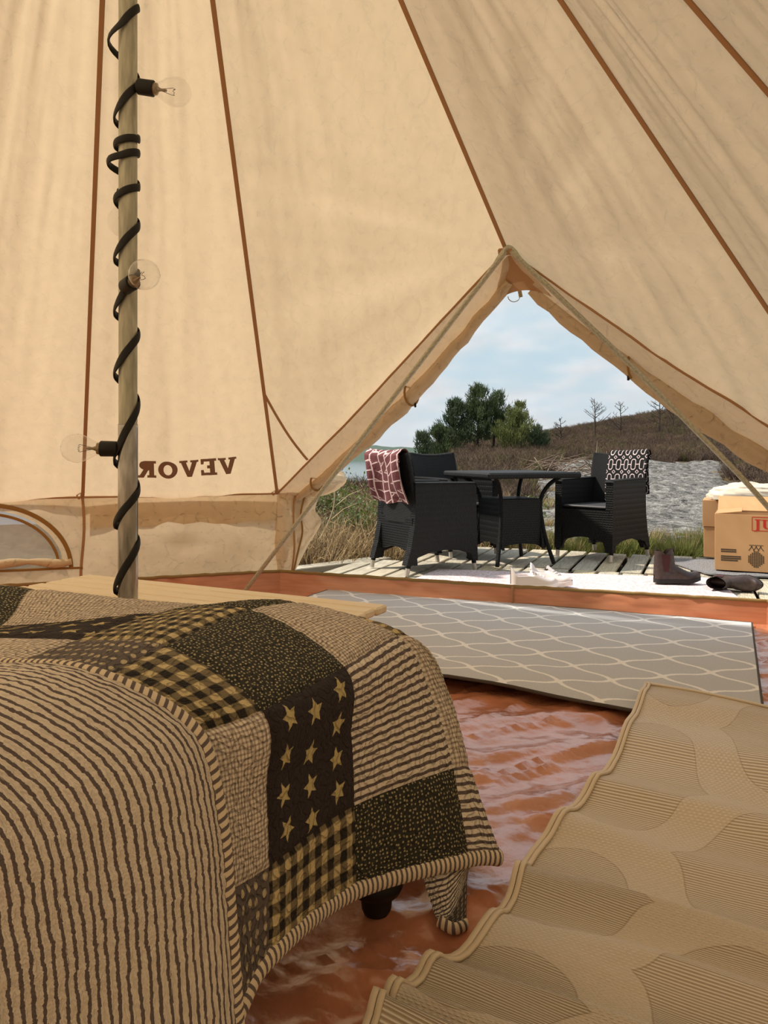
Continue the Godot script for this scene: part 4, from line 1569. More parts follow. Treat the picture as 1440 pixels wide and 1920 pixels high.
func furniture() -> void:
	M.rattan = weave_mat()
	M.pad = mat(Color(0.22, 0.22, 0.23), 0.6)
	M.cap = mat(Color(0.78, 0.76, 0.72), 0.35, 0.6)
	var f1 := Vector2(0.87, -0.5)
	var f2 := Vector2(-0.72, 0.69)
	var f3 := Vector2(0.55, 0.83)
	make_chair("black rattan armchair with the maroon towel over its back", P(0.31, 0.006, 5.73), atan2(f1.x, f1.y))
	make_chair("black rattan armchair behind the table, its curved back turned to the sea", P(0.60, 0.006, 6.62), atan2(f3.x, f3.y))
	make_chair("black rattan armchair with the black patterned towel over its back", P(1.81, 0.006, 6.41), atan2(f2.x, f2.y))
	# table
	var t := thing("rattan_table", "square black rattan garden table with curved legs", "table", P(1.0, 0.006, 6.10), 0.35, "")
	var m := MB.new()
	m.box(Transform3D(Basis(), Vector3(0, 0.69, 0)), Vector3(0.80, 0.045, 0.80), 0.012)
	part("table_top", m, M.rattan, t)
	for k in 4:
		m = MB.new()
		m.prism(Transform3D(Basis.from_euler(Vector3(0, PI / 2 * k, 0)), Vector3.ZERO) * Transform3D(Basis(), Vector3(0, 0, 0.165)), PackedVector2Array([Vector2(0.165, 0.50), Vector2(0.172, 0.38), Vector2(0.20, 0.2), Vector2(0.215, 0.115), Vector2(0.12, 0.15), Vector2(0, 0.16), Vector2(-0.12, 0.15), Vector2(-0.215, 0.115), Vector2(-0.20, 0.2), Vector2(-0.172, 0.38), Vector2(-0.165, 0.50)]), 0.02)
		part("skirt", m, M.rattan, t)
	m = MB.new()
	m.box(Transform3D(Basis(), Vector3(0, 0.495, 0)), Vector3(0.33, 0.02, 0.33), 0.004)
	part("shelf", m, M.rattan, t)
	for sx in [-1, 1]:
		for sz in [-1, 1]:
			m = MB.new()
			var pts := []
			for e in [[0.28, 0.672], [0.225, 0.62], [0.185, 0.54], [0.172, 0.46], [0.18, 0.34], [0.20, 0.2], [0.235, 0.05]]:
				pts.append(Vector3(e[0] * sx, e[1], e[0] * sz))
			m.tube(spline(pts, 4), 0.016, 10)
			var lg := part("leg", m, M.rattan, t)
			m = MB.new()
			m.tube(PackedVector3Array([Vector3(0.234 * sx, 0.055, 0.234 * sz), Vector3(0.247 * sx, 0.0, 0.247 * sz)]), 0.0165, 10)
			part("foot_cap", m, M.rattan, lg)
	# towels
	var maroon := tex(512, 1024, func(u: float, w: float) -> Color:
		var x := u * 4.0 + 0.10 * sin(w * 9.0) + 0.05 * sin(w * 23.0 + 2.0)
		var c := floori(x)
		var fx := x - c
		var pale := Color(0.86, 0.75, 0.75)
		if fx < 0.11 or fx > 0.97:
			return pale
		var y := w * 10.0 + 0.5 * rnd(c, 3) + (rnd(c, 7) - 0.5) * 0.9 * fx
		var r := floori(y)
		y += (fx - 0.5) * (rnd(c, r, 9) - 0.5) * 1.2
		if fposmod(y, 1.0) < 0.13:
			return pale
		return Color(0.42, 0.23, 0.245))
	var links := tex(512, 512, func(u: float, w: float) -> Color:
		var pale := Color(0.84, 0.77, 0.77)
		var ink := Color(0.07, 0.06, 0.065)
		var x := u * 4.0
		var y := w * 3.0
		var p := Vector2(fposmod(x, 1.0) - 0.5, (fposmod(y, 1.0) - 0.5) * 1.33)
		var q := p.abs() - Vector2(0.05, 0.24)
		var d := Vector2(maxf(q.x, 0), maxf(q.y, 0)).length() + minf(maxf(q.x, q.y), 0.0)
		if d > 0.17 and d < 0.255:
			return pale
		if absf(p.y) < 0.04 and d > 0.17:
			return pale
		var v := Vector2(fposmod(x + 0.5, 1.0) - 0.5, (fposmod(y + 0.5, 1.0) - 0.5) * 1.33)
		var dd := v.abs().x * 1.0 + v.abs().y * 1.2
		if dd > 0.13 and dd < 0.23:
			return pale
		return ink)
	var cloth_bump := noise_tex(256, 0.08, Color.BLACK, Color.WHITE, 90)
	towel("towel", "maroon towel with pale crackle lines hung over an armchair back", P(0.31, 0.006, 5.73), atan2(f1.x, f1.y), -0.235, 0.262, 0.50, 0.60, bump(textured(maroon, 0.95, Vector3(1.25, 1.0, 1)), cloth_bump, 0.2), 0.05)
	towel("towel", "black towel with white ring pattern hung over an armchair back", P(1.81, 0.006, 6.41), atan2(f2.x, f2.y), -0.09, 0.262, 0.50, 0.45, bump(textured(links, 0.95, Vector3(1.8, 2.1, 1)), cloth_bump, 0.2), 0.015)


func towel(called: String, label: String, at: Vector3, turn: float, x0: float, x1: float, out_y: float, in_y: float, m: Material, bulge: float) -> void:
	var o := thing(called, label, "towel", at, turn, "towels hung over the armchairs")
	var zc := func(y: float) -> float:
		var k := (y - 0.38) / 0.48
		return -0.235 - 0.085 * k * k - 0.012
	var at_ := func(s: float, f: float, lift: float) -> Vector3:
		var x := lerpf(x0, x1, s)
		# f: 0 low outside, 0.5 over the top, 1 low inside
		var y := 0.0
		var z := 0.0
		if f < 0.46:
			y = lerpf(out_y, 0.855, f / 0.46)
			z = zc.call(y) - 0.030 - lift - bulge * sin(PI * minf(f / 0.46, 1.0) * 0.9) * (0.6 + 0.4 * sin(s * 9.0)) - 0.012 * sin(s * 14.0 + 1.0) * (1.0 - f)
		elif f > 0.54:
			y = lerpf(0.855, in_y, (f - 0.54) / 0.46)
			z = zc.call(y) + 0.030 + lift + 0.006 * sin(s * 12.0)
		else:
			var a := (f - 0.46) / 0.08 * PI
			y = 0.855 + (0.032 + lift) * sin(a)
			z = zc.call(0.855) - (0.030 + lift) * cos(a)
		y -= 0.020 * (1.0 - pow(x / 0.25, 2.0)) * clampf((y - 0.4) / 0.48, 0, 1) * 0.6
		x += 0.02 * sin(f * 7.0 + s * 2.0) * (1.0 if f < 0.4 else 0.2)
		return Vector3(x, y + 0.012 * sin(s * 8.0) * (1.0 if f < 0.05 else 0.0), z)
	var outer := MB.new()
	outer.grid(40, 70, func(s: float, f: float) -> Vector3: return at_.call(s, 1.0 - f, 0.006), func(s: float, f: float) -> Vector2: return Vector2(s * (x1 - x0) / 0.5, f * 1.1))
	part("cloth", outer, m, o)
	var inner := MB.new()
	inner.grid(20, 50, func(s: float, f: float) -> Vector3: return at_.call(1.0 - s, 1.0 - f, -0.002), func(s: float, f: float) -> Vector2: return Vector2(s * (x1 - x0) / 0.5, f * 1.1))
	part("lining", inner, m, o)


func flat_rug(called: String, label: String, q: Array, m: Material, thick: float, wav: float, uvs: Vector2) -> void:
	var o := thing(called, label, "mat")
	var at := func(s: float, t: float) -> Vector3:
		var p: Vector3 = q[0].lerp(q[1], s).lerp(q[3].lerp(q[2], s), t)
		p.y += 0.012 + wav * (0.5 + 0.5 * nz.get_noise_2d(p.x * 3.0, p.z * 6.0))
		return p
	var b := MB.new()
	b.grid(60, 30, at, func(s: float, t: float) -> Vector2: return Vector2(s * uvs.x, t * uvs.y))
	part("weave", b, m, o)
	var ring := PackedVector3Array()
	for k in 4:
		for i in 20:
			var f := i / 20.0
			ring.append(at.call([f, 1.0, 1.0 - f, 0.0][k], [0.0, f, 1.0, 1.0 - f][k]) - Vector3(0, thick / 2, 0))
	ring.append(ring[0])
	var e := MB.new()
	e.sweep(ring, flat_prof(0.006, thick), Vector3.UP)
	part("edge", e, m, o)


func carton(t: Node3D, x: Transform3D, s: Vector3, open: bool, mats: Array) -> void:
	var th := 0.006
	var walls := [["front_panel", Vector3(0, s.y / 2, s.z / 2), Vector3(s.x, s.y, th)], ["back_panel", Vector3(0, s.y / 2, -s.z / 2), Vector3(s.x, s.y, th)], ["side_panel", Vector3(-s.x / 2, s.y / 2, 0), Vector3(th, s.y, s.z)], ["side_panel", Vector3(s.x / 2, s.y / 2, 0), Vector3(th, s.y, s.z)], ["bottom_panel", Vector3(0, th / 2, 0), Vector3(s.x, th, s.z)]]
	if not open:
		walls.append(["top_panel", Vector3(0, s.y, 0), Vector3(s.x, th, s.z)])
	for w in walls:
		var m := MB.new()
		m.box(x * Transform3D(Basis(), w[1]), w[2], 0.001)
		part(w[0], m, mats[0], t)
	if open:
		for f in [[Vector3(0, s.y - 0.004, s.z / 2 - 0.005), Vector3(-0.35, 0, 0), Vector3(s.x * 0.97, th, 0.17), Vector3(0, 0, -0.085)], [Vector3(0, s.y, -s.z / 2), Vector3(0.55, 0, 0), Vector3(s.x, th, 0.19), Vector3(0, 0, -0.09)], [Vector3(-s.x / 2 + 0.005, s.y, 0), Vector3(0, 0, 0.12), Vector3(0.17, th, s.z * 0.9), Vector3(0.085, 0, 0)]]:
			var m := MB.new()
			var fb := Basis.from_euler(f[1])
			m.box(x * Transform3D(fb, f[0] + fb * f[3]), f[2], 0.001)
			part("flap", m, mats[0], t)


func doorstep() -> void:
	# pale pink mat and grey rag rug on the deck
	var dn := FastNoiseLite.new()
	dn.seed = 91
	dn.frequency = 1.0
	dn.fractal_octaves = 3
	var pink := tex(512, 256, func(u: float, w: float) -> Color:
		var f := sin((dn.get_noise_2d(u * 16.0, w * 7.0) + 0.3 * sin(u * 50.0) * sin(w * 22.0)) * 9.0)
		var k := smoothstep(-0.2, 0.3, f)
		return Color(0.83, 0.73, 0.74).lerp(Color(0.90, 0.86, 0.87), k))
	flat_rug("printed_mat", "pale pink and white printed mat on the deck outside the door", [P(0.40, 0, 5.62), P(2.24, 0, 5.22), P(2.06, 0, 4.42), P(0.12, 0, 4.98)], textured(pink, 0.9), 0.008, 0.008, Vector2(2, 1))
	var rag := tex(256, 256, func(u: float, w: float) -> Color:
		var k := 0.5 + 0.5 * dn.get_noise_2d(u * 60.0, w * 26.0)
		k = smoothstep(0.25, 0.75, k)
		return Color(0.20, 0.20, 0.21).lerp(Color(0.72, 0.72, 0.74), k))
	flat_rug("rag_rug", "black and white flecked rag rug under the cartons", [P(2.20, 0, 6.25), P(3.5, 0, 5.75), P(3.25, 0, 5.10), P(2.28, 0, 5.36)], textured(rag, 0.95, Vector3(2, 2, 2)), 0.012, 0.016, Vector2(2, 1.4))
	# cartons
	var card := textured(noise_tex(256, 0.02, Color(0.74, 0.57, 0.39), Color(0.79, 0.62, 0.44), 120), 0.85)
	var c1 := thing("cardboard_carton", "open brown cardboard carton printed with a red word and a pineapple", "carton", Vector3.ZERO, 0, "cartons on the deck")
	var x := Transform3D(Basis.from_euler(Vector3(0, -0.45, 0)), P(2.755, 0.028, 5.583))
	carton(c1, x, Vector3(0.62, 0.40, 0.44), true, [card])
	var ink := mat(Color(0.30, 0.24, 0.17), 0.9)
	var red := mat(Color(0.72, 0.16, 0.11), 0.8)
	var fz := 0.2235
	var sign_ := MB.new()
	for e in [[Vector3(0.16, 0.385, fz), Vector3(0.46, 0.005, 0.001)], [Vector3(0.16, 0.290, fz), Vector3(0.46, 0.005, 0.001)], [Vector3(-0.0705, 0.3375, fz), Vector3(0.005, 0.095, 0.001)]]:
		sign_.box(x * Transform3D(Basis(), e[0]), e[1], 0.0003)
	part("red_frame", sign_, red, c1)
	var tm := TextMesh.new()
	tm.text = "JUM"
	var sf := SystemFont.new()
	sf.font_names = PackedStringArray(["Droid Serif"])
	sf.font_weight = 700
	tm.font = sf
	tm.font_size = 64
	tm.pixel_size = 0.0014
	tm.depth = 0.001
	tm.horizontal_alignment = HORIZONTAL_ALIGNMENT_LEFT
	var word := part("red_word", tm, red, c1)
	word.transform = x * Transform3D(Basis().scaled(Vector3(1.25, 1.0, 1.0)), Vector3(-0.055, 0.337, fz + 0.0005))
	for e in [[-0.272, 0.148, 0.10], [-0.272, 0.134, 0.10], [-0.272, 0.100, 0.13], [-0.272, 0.086, 0.13], [-0.272, 0.072, 0.11]]:
		var bm := MB.new()
		bm.box(x * Transform3D(Basis(), Vector3(e[0] + 0.03 + e[2] / 2 - 0.03, e[1], fz)), Vector3(e[2], 0.010, 0.001), 0.0003)
		part("print_line", bm, ink, c1)
	var pine := MB.new()
	for i in range(-4, 5):
		for j in range(-5, 6):
			var p := Vector2(i * 0.0115, j * 0.0105)
			if pow(p.x / 0.05, 2) + pow(p.y / 0.055, 2) < 1.0:
				pine.box(x * Transform3D(Basis.from_euler(Vector3(0, 0, PI / 4)), Vector3(-0.045 + p.x, 0.088 + p.y, fz)), Vector3(0.0088, 0.0088, 0.001), 0.0002)
	for k in 6:
		var a := lerpf(-0.045, 0.045, k / 5.0)
		pine.box(x * Transform3D(Basis.from_euler(Vector3(0, 0, 0.6 if k % 2 else -0.6)), Vector3(-0.045 + a * 0.8, 0.165, fz)), Vector3(0.005, 0.04, 0.001), 0.0002)
	pine.box(x * Transform3D(Basis(), Vector3(-0.045, 0.187, fz)), Vector3(0.09, 0.004, 0.001), 0.0002)
	part("pineapple_print", pine, ink, c1)
	var c2 := thing("cardboard_carton", "plain brown carton standing behind the printed carton", "carton", Vector3.ZERO, 0, "cartons on the deck")
	var x2 := Transform3D(Basis.from_euler(Vector3(0, -0.45, 0)), P(2.985, 0.028, 6.228))
	carton(c2, x2, Vector3(0.70, 0.24, 0.40), false, [card])
	var c3 := thing("cardboard_carton", "plain brown carton stacked on top of another behind the printed carton", "carton", Vector3.ZERO, 0, "cartons on the deck")
	carton(c3, x2 * Transform3D(Basis.from_euler(Vector3(0, 0.02, 0)), Vector3(-0.012, 0.245, 0)), Vector3(0.70, 0.21, 0.40), false, [card])
	# crumpled paper sack on the cartons
	var sack := MB.new()
	sack.grid(48, 36, func(s: float, f: float) -> Vector3:
		var a := TAU * s
		var el := lerpf(PI / 2, -0.12, f)
		var r := 1.0 + 0.16 * sin(el) * nr.get_noise_3d(cos(a) * cos(el) * 1.6, sin(el) * 2.0, sin(a) * cos(el) * 1.6)
		var c := nz.get_noise_2d(cos(a) * 2.0 + 5.0, sin(a) * 2.0) * 0.1 * cos(el)
		return P(2.95, 0.506, 6.20) + Vector3(sin(a) * cos(el) * (0.33 + c) * r, sin(el) * 0.115 * r, cos(a) * cos(el) * 0.16 * r), null, true)
	solo("paper_sack", sack, mat(Color(0.88, 0.83, 0.75), 0.8), "crumpled pale paper sack lying on the cartons", "sack")
	# shoes
	sneaker("white sneaker lying sideways at the tent sill, its laces open", P(0.935, 0.024, 4.78), PI / 2 + 0.12, 1.12)
	sneaker("white sneaker standing behind its pair, toe towards the deck edge", P(1.065, 0.024, 4.90), PI / 2 - 0.65, 1.06)
	boot("brown leather ankle boot standing upright on the pink mat", Transform3D(Basis.from_euler(Vector3(0, PI / 2 - 0.05, 0)), P(1.90, 0.026, 4.98)))
	boot("dark ankle boot fallen on its side next to the pink mat", Transform3D(Basis.from_euler(Vector3(0, PI / 2 - 0.62, 0)) * Basis.from_euler(Vector3(0, 0, 1.50)), P(2.22, 0.054, 4.82)))


# foot-shaped shell: z from heel (-) to toe (+)
func last(f: float, side: float, length: float, wide: float) -> float:
	var w := wide * (0.36 + 0.10 * sin(PI * clampf((f - 0.45) / 0.5, 0, 1)))
	w *= sqrt(maxf(1.0 - pow(clampf((f - 0.72) / 0.28, 0, 1), 2.2), 0.0)) * sqrt(maxf(1.0 - pow(clampf((0.14 - f) / 0.14, 0, 1), 2.2), 0.0))
	return w


func sneaker(label: String, at: Vector3, turn: float, k: float) -> void:
	var t := thing("sneaker", label, "shoe", at, turn, "white sneakers")
	var white := mat(Color(0.86, 0.83, 0.83), 0.6)
	var L := 0.27 * k
	var sole := MB.new()
	for lay in [[0.0, 0.028, 1.06]]:
		sole.grid(40, 1, func(a: float, b: float) -> Vector3:
			var an := TAU * a
			var f := 0.5 - 0.5 * cos(an)
			var w: float = last(f, 1.0, L, 0.105) * lay[2]
			return Vector3(w * (-1.0 if a < 0.5 else 1.0) * -1.0, lerpf(lay[1], lay[0], b) + 0.012 * smoothstep(0.8, 1.0, f), (f - 0.5) * L * 1.02), null, true, true)
	part("sole", sole, mat(Color(0.92, 0.90, 0.89), 0.5), t)
	var up := MB.new()
	up.grid(36, 22, func(f: float, s: float) -> Vector3:
		var w := last(clampf(f, 0.004, 0.996), 1.0, L, 0.105)
		var top := lerpf(0.112, 0.060, smoothstep(0.35, 0.85, f)) * (1.0 - 0.35 * smoothstep(0.9, 1.0, f)) + 0.02 * smoothstep(0.12, 0.0, f)
		var a := lerpf(0.0, PI, s)
		var x := cos(a) * w
		var y := 0.024 + (top - 0.024) * pow(sin(a), 0.55)
		var hole := exp(-pow((f - 0.27) / 0.16, 4.0)) * smoothstep(0.50, 0.72, sin(a))
		y = lerpf(y, 0.045, hole)
		return Vector3(x, y + 0.010 * smoothstep(0.8, 1.0, f), (f - 0.5) * L), null)
	part("upper", up, white, t)
	var tongue := MB.new()
	tongue.grid(8, 10, func(s: float, f: float) -> Vector3: return Vector3((s - 0.5) * 0.05, lerpf(0.122, 0.090, f) - pow((s - 0.5) * 2.0, 2) * 0.01, lerpf(-0.022, 0.025, f)))
	part("tongue", tongue, white, t)
	var lace := MB.new()
	for i in 5:
		var z := lerpf(-0.02, 0.055, i / 4.0)
		var y := lerpf(0.107, 0.074, i / 4.0)
		lace.tube(PackedVector3Array([Vector3(-0.022, y - 0.004, z), Vector3(0, y + 0.005, z + 0.003), Vector3(0.022, y - 0.004, z)]), 0.003, 6)
	part("laces", lace, mat(Color(0.93, 0.92, 0.92), 0.8), t)


func boot(label: String, x: Transform3D) -> void:
	var t := thing("ankle_boot", label, "boot", Vector3.ZERO, 0, "brown ankle boots")
	t.transform = x
	var leather := textured(noise_tex(256, 0.03, Color(0.20, 0.155, 0.145), Color(0.29, 0.23, 0.215), 130), 0.42)
	var L := 0.295
	var sole := MB.new()
	sole.grid(40, 2, func(a: float, b: float) -> Vector3:
		var f := 0.5 - 0.5 * cos(TAU * a)
		var w := last(f, 1.0, L, 0.108) * 1.05
		return Vector3(-w * (-1.0 if a < 0.5 else 1.0), lerpf(0.026, 0.0, b) + 0.016 * smoothstep(0.7, 1.0, f), (f - 0.5) * L * 1.02), null, true, true)
	var sm := mat(Color(0.12, 0.10, 0.095), 0.7)
	part("sole", sole, sm, t)
	var heel := MB.new()
	heel.box(Transform3D(Basis(), Vector3(0, 0.006, -0.105)), Vector3(0.062, 0.014, 0.075), 0.004)
	part("heel", heel, sm, t)
	var up := MB.new()
	up.grid(36, 22, func(f: float, s: float) -> Vector3:
		var w := last(clampf(f, 0.004, 0.996), 1.0, L, 0.108)
		var top := lerpf(0.125, 0.066, smoothstep(0.3, 0.85, f)) * (1.0 - 0.3 * smoothstep(0.9, 1.0, f))
		var a := lerpf(0.0, PI, s)
		return Vector3(cos(a) * w, 0.022 + (top - 0.022) * pow(sin(a), 0.6) + 0.014 * smoothstep(0.75, 1.0, f), (f - 0.5) * L), null)
	part("vamp", up, leather, t)
	var shaft := MB.new()
	shaft.grid(32, 16, func(s: float, f: float) -> Vector3:
		var a := TAU * s
		var notch := 0.026 * exp(-pow(cos(a) / 0.30, 2.0))
		var y := lerpf(0.212 - notch + 0.006 * cos(a), 0.05, f)
		var r := lerpf(1.0, 1.08, f)
		return Vector3(sin(a) * 0.038 * r, y, -0.078 + cos(a) * (0.058 + 0.01 * f) * r - 0.006 * (1.0 - f)), null, true)
	shaft.grid(32, 8, func(s: float, f: float) -> Vector3:
		var a := -TAU * s
		var notch := 0.026 * exp(-pow(cos(a) / 0.30, 2.0))
		var y := lerpf(0.212 - notch + 0.006 * cos(a), 0.07, f)
		return Vector3(sin(a) * 0.035, y, -0.078 + cos(a) * 0.054 - 0.006 * (1.0 - f)), null, true)
	part("shaft", shaft, leather, t)
	for s in [-1.0, 1.0]:
		var el := MB.new()
		el.grid(8, 10, func(u: float, f: float) -> Vector3:
			var z: float = (u - 0.5) * lerpf(0.055, 0.03, f) * s
			return Vector3(s * (0.0405 + 0.003 * f - 1.2 * (z / 0.06) * (z / 0.06) * 0.004), lerpf(0.184, 0.075, f), -0.08 - z), null)
		part("elastic", el, mat(Color(0.27, 0.12, 0.12), 0.85), t, "dark red elastic side panel")
	for z in [-0.135, -0.022]:
		var tab := MB.new()
		tab.box(Transform3D(Basis(), Vector3(0, 0.213, z)), Vector3(0.018, 0.03, 0.004), 0.001)
		part("pull_tab", tab, sm, t)


func ground_h(x: float, d: float) -> float:
	var h := -0.13 + 0.032 * maxf(d - 7.6, 0.0) * smoothstep(7.0, 9.5, d)
	h += 3.0 * exp(-pow((x - 30.0) / 13.0, 2.0)) * smoothstep(25.0, 60.0, d)
	h -= 3.0 * smoothstep(14.0, 45.0, d) * smoothstep(3.0, -3.0, x)
	h -= 0.5 * smoothstep(-0.6, -4.0, x)
	h -= (1.3 * smoothstep(10.0, 30.0, d) + 0.05 * maxf(d - 30.0, 0.0)) * smoothstep(2.6, 0.2, x - 0.055 * maxf(d - 20.0, 0.0))
	h -= 40.0 * smoothstep(66.0, 190.0, d) + 40.0 * smoothstep(-6.0, -140.0, x)
	if d > 7.0:
		h += (0.10 * nz.get_noise_2d(x * 0.35, d * 0.35) + 0.03 * nz.get_noise_2d(x * 1.7, d * 1.7)) * smoothstep(7.0, 11.0, d)
	return h


# one clump of thin stems that rise and spread from the ground
func stems(n: int, tall: float, spread: float, thick: float, lean: float, forks: int) -> MB:
	var m := MB.new()
	for k in n:
		var a := rng.randf() * TAU
		var r := sqrt(rng.randf()) * spread
		var h := tall * rng.randf_range(0.55, 1.0)
		var p := Vector3(cos(a) * r * 0.5, 0, sin(a) * r * 0.5)
		var q := p + Vector3(cos(a) * lean * h, h, sin(a) * lean * h) + Vector3(rng.randf() - 0.5, 0, rng.randf() - 0.5) * h * 0.35
		blade(m, p, q, thick)
		for f in forks:
			var s := p.lerp(q, rng.randf_range(0.3, 0.9))
			blade(m, s, s + Vector3(rng.randf() - 0.5, rng.randf_range(0.1, 0.7), rng.randf() - 0.5) * h * 0.5, thick * 0.7)
	return m


# a three-sided tapering stem
func blade(m: MB, a: Vector3, b: Vector3, w: float) -> void:
	var t := (b - a).normalized()
	var x := t.cross(Vector3(0.3, 0.2, 1)).normalized() * w
	var y := t.cross(x).normalized() * w
	var ring := [a + x, a - x * 0.5 + y * 0.87, a - x * 0.5 - y * 0.87]
	for k in 3:
		m.poly(PackedVector3Array([ring[k], ring[(k + 1) % 3], b]), a.lerp(b, 0.3))


func leaf(m: MB, p: Vector3, dir: Vector3, n: Vector3, l: float, w: float) -> void:
	var s := dir.cross(n).normalized() * w
	m.poly(PackedVector3Array([p, p + dir * l * 0.5 + s, p + dir * l, p + dir * l * 0.5 - s]), p - n)


func scatter(called: String, label: String, category: String, mesh: ArrayMesh, m: Material, spots: Array) -> void:
	var mm := MultiMesh.new()
	mm.transform_format = MultiMesh.TRANSFORM_3D
	mm.mesh = mesh
	mm.instance_count = spots.size()
	for k in spots.size():
		mm.set_instance_transform(k, spots[k])
	var o := MultiMeshInstance3D.new()
	o.name = numbered(called)
	o.multimesh = mm
	o.material_override = m
	add_child(o)
	tag(o, label, category, "", "stuff")


func spot(x: float, d: float, k: float, sink := 0.02) -> Transform3D:
	var b := Basis.from_euler(Vector3(rng.randf_range(-0.15, 0.15), rng.randf() * TAU, rng.randf_range(-0.15, 0.15))).scaled(Vector3.ONE * k)
	return Transform3D(b, P(x, ground_h(x, d) - sink, d))


func rock_lift(x: float, d: float) -> float:
	var mid := 0.335 * d + 0.15 * sin(d * 0.6)
	var half := 0.85 + 0.085 * d
	var e := 1.0 - pow((x - mid) / half, 2.0)
	e = minf(e, (d - 7.9) * 0.9)
	e = minf(e, (27.0 - d) * 0.25)
	e += 0.8 * nz.get_noise_2d(x * 0.55 + 4.0, d * 0.4) - 0.12
	return e


func land() -> void:
	var soil := bump(textured(noise_tex(512, 0.02, Color(0.25, 0.215, 0.17), Color(0.43, 0.39, 0.30), 140), 0.95, Vector3(0.35, 0.35, 0.35)), noise_tex(512, 0.05, Color.BLACK, Color.WHITE, 141), 6.0)
	var g := MB.new()
	g.grid(170, 230, func(s: float, t: float) -> Vector3:
		var x := lerpf(-26.0, 44.0, s)
		var d := lerpf(100.0, -8.0, t)
		return P(x, ground_h(x, d), d), func(s: float, t: float) -> Vector2: return Vector2(s * 70.0, t * 108.0))
	g.grid(30, 20, func(s: float, t: float) -> Vector3:
		var x := lerpf(-200.0, 200.0, s)
		var d := lerpf(260.0, 99.0, t)
		return P(x, ground_h(x, d) - 0.3, d), func(s: float, t: float) -> Vector2: return Vector2(s * 400.0, t * 160.0))
	solo("hillside", g, soil, "brown heather hillside rising behind the deck", "hillside", "", "structure")
	# bare granite
	var rock_t := granite_tex()
	var rock := bump(textured(rock_t, 0.9, Vector3(0.45, 0.45, 0.45)), noise_tex(1024, 0.06, Color.BLACK, Color.WHITE, 151, 5), 2.0)
	var r := MB.new()
	r.grid(110, 190, func(s: float, t: float) -> Vector3:
		var x := lerpf(0.3, 12.5, s)
		var d := lerpf(28.5, 7.6, t)
		var e := rock_lift(x, d)
		var crack := 0.10 * nr.get_noise_2d((x + d * 0.35) * 0.30, (d - x * 0.3) * 0.5)
		return P(x, ground_h(x, d) + clampf(e * 0.14, -0.14, 0.10) + (0.02 - crack if e > -0.2 else 0.0) * smoothstep(-0.2, 0.3, e) + 0.035 * nz.get_noise_2d(x * 0.9, d * 0.9), d),
		func(s: float, t: float) -> Vector2: return Vector2(s * 12.2, t * 20.9))
	solo("granite_outcrop", r, rock, "bare grey granite slab sloping up behind the deck", "rock")
	# heather
	var purple := mat(Color(0.36, 0.295, 0.25), 0.95)
	var olive := mat(Color(0.36, 0.34, 0.20), 0.95)
	var brown := mat(Color(0.40, 0.325, 0.26), 0.95)
	var heath := [stems(70, 0.42, 0.42, 0.008, 0.55, 2).mesh(), stems(60, 0.5, 0.35, 0.008, 0.6, 3).mesh()]
	var spots := [[], [], []]
	for k in 15000:
		var d := 8.0 + 62.0 * pow(rng.randf(), 1.15)
		var x := lerpf(-0.16, 0.62, rng.randf()) * d + rng.randf_range(-1, 1)
		if d < 28.5 and rock_lift(x, d) > -0.25:
			continue
		if d < 12.5 and x > 0.9:
			continue
		if x > 0.40 * d and d < 22.0 and rng.randf() < 0.6:
			continue
		spots[0 if rng.randf() < 0.62 else (2 if rng.randf() < 0.75 else 1)].append(spot(x, d, rng.randf_range(0.6, 1.25) * (0.75 if d < 14.0 else 1.0)))
	scatter("heather", "low brown heather covering the hillside", "heather", heath[0], purple, spots[0])
	scatter("heather", "olive heather tufts between the brown heather", "heather", heath[1], olive, spots[1])
	scatter("heather", "reddish brown heather scrub on the hillside", "heather", heath[1], brown, spots[2])
	# grass right of the rock and along the deck
	var grass := stems(60, 0.20, 0.22, 0.0045, 0.5, 0).mesh()
	var green := mat(Color(0.42, 0.44, 0.20), 0.8)
	glow_through(green, Color(0.4, 0.45, 0.2))
	var straw := mat(Color(0.62, 0.54, 0.38), 0.9)
	var gs := [[], []]
	for k in 3400:
		var d := rng.randf_range(7.35, 15.0)
		var x := d * rng.randf_range(0.14, 0.62)
		var want := smoothstep(0.40, 0.46, x / d) if d > 8.6 else 0.9
		if rng.randf() > want or (d > 8.2 and rock_lift(x, d) > 0.15):
			continue
		gs[0 if rng.randf() < 0.72 else 1].append(spot(x, d, rng.randf_range(0.6, 1.3), 0.01))
	for k in 500:
		var d := rng.randf_range(8.0, 20.0)
		var x := d * rng.randf_range(0.1, 0.45)
		if rock_lift(x, d) < 0.2 and rock_lift(x, d) > -0.5:
			gs[1].append(spot(x, d, rng.randf_range(0.4, 0.9), 0.01))
	scatter("grass", "green grass beside the granite slab and behind the deck", "grass", grass, green, gs[0])
	scatter("grass", "dry straw-coloured grass tufts around the granite slab", "grass", grass, straw, gs[1])
	thicket()
	trees()
	far_shore()


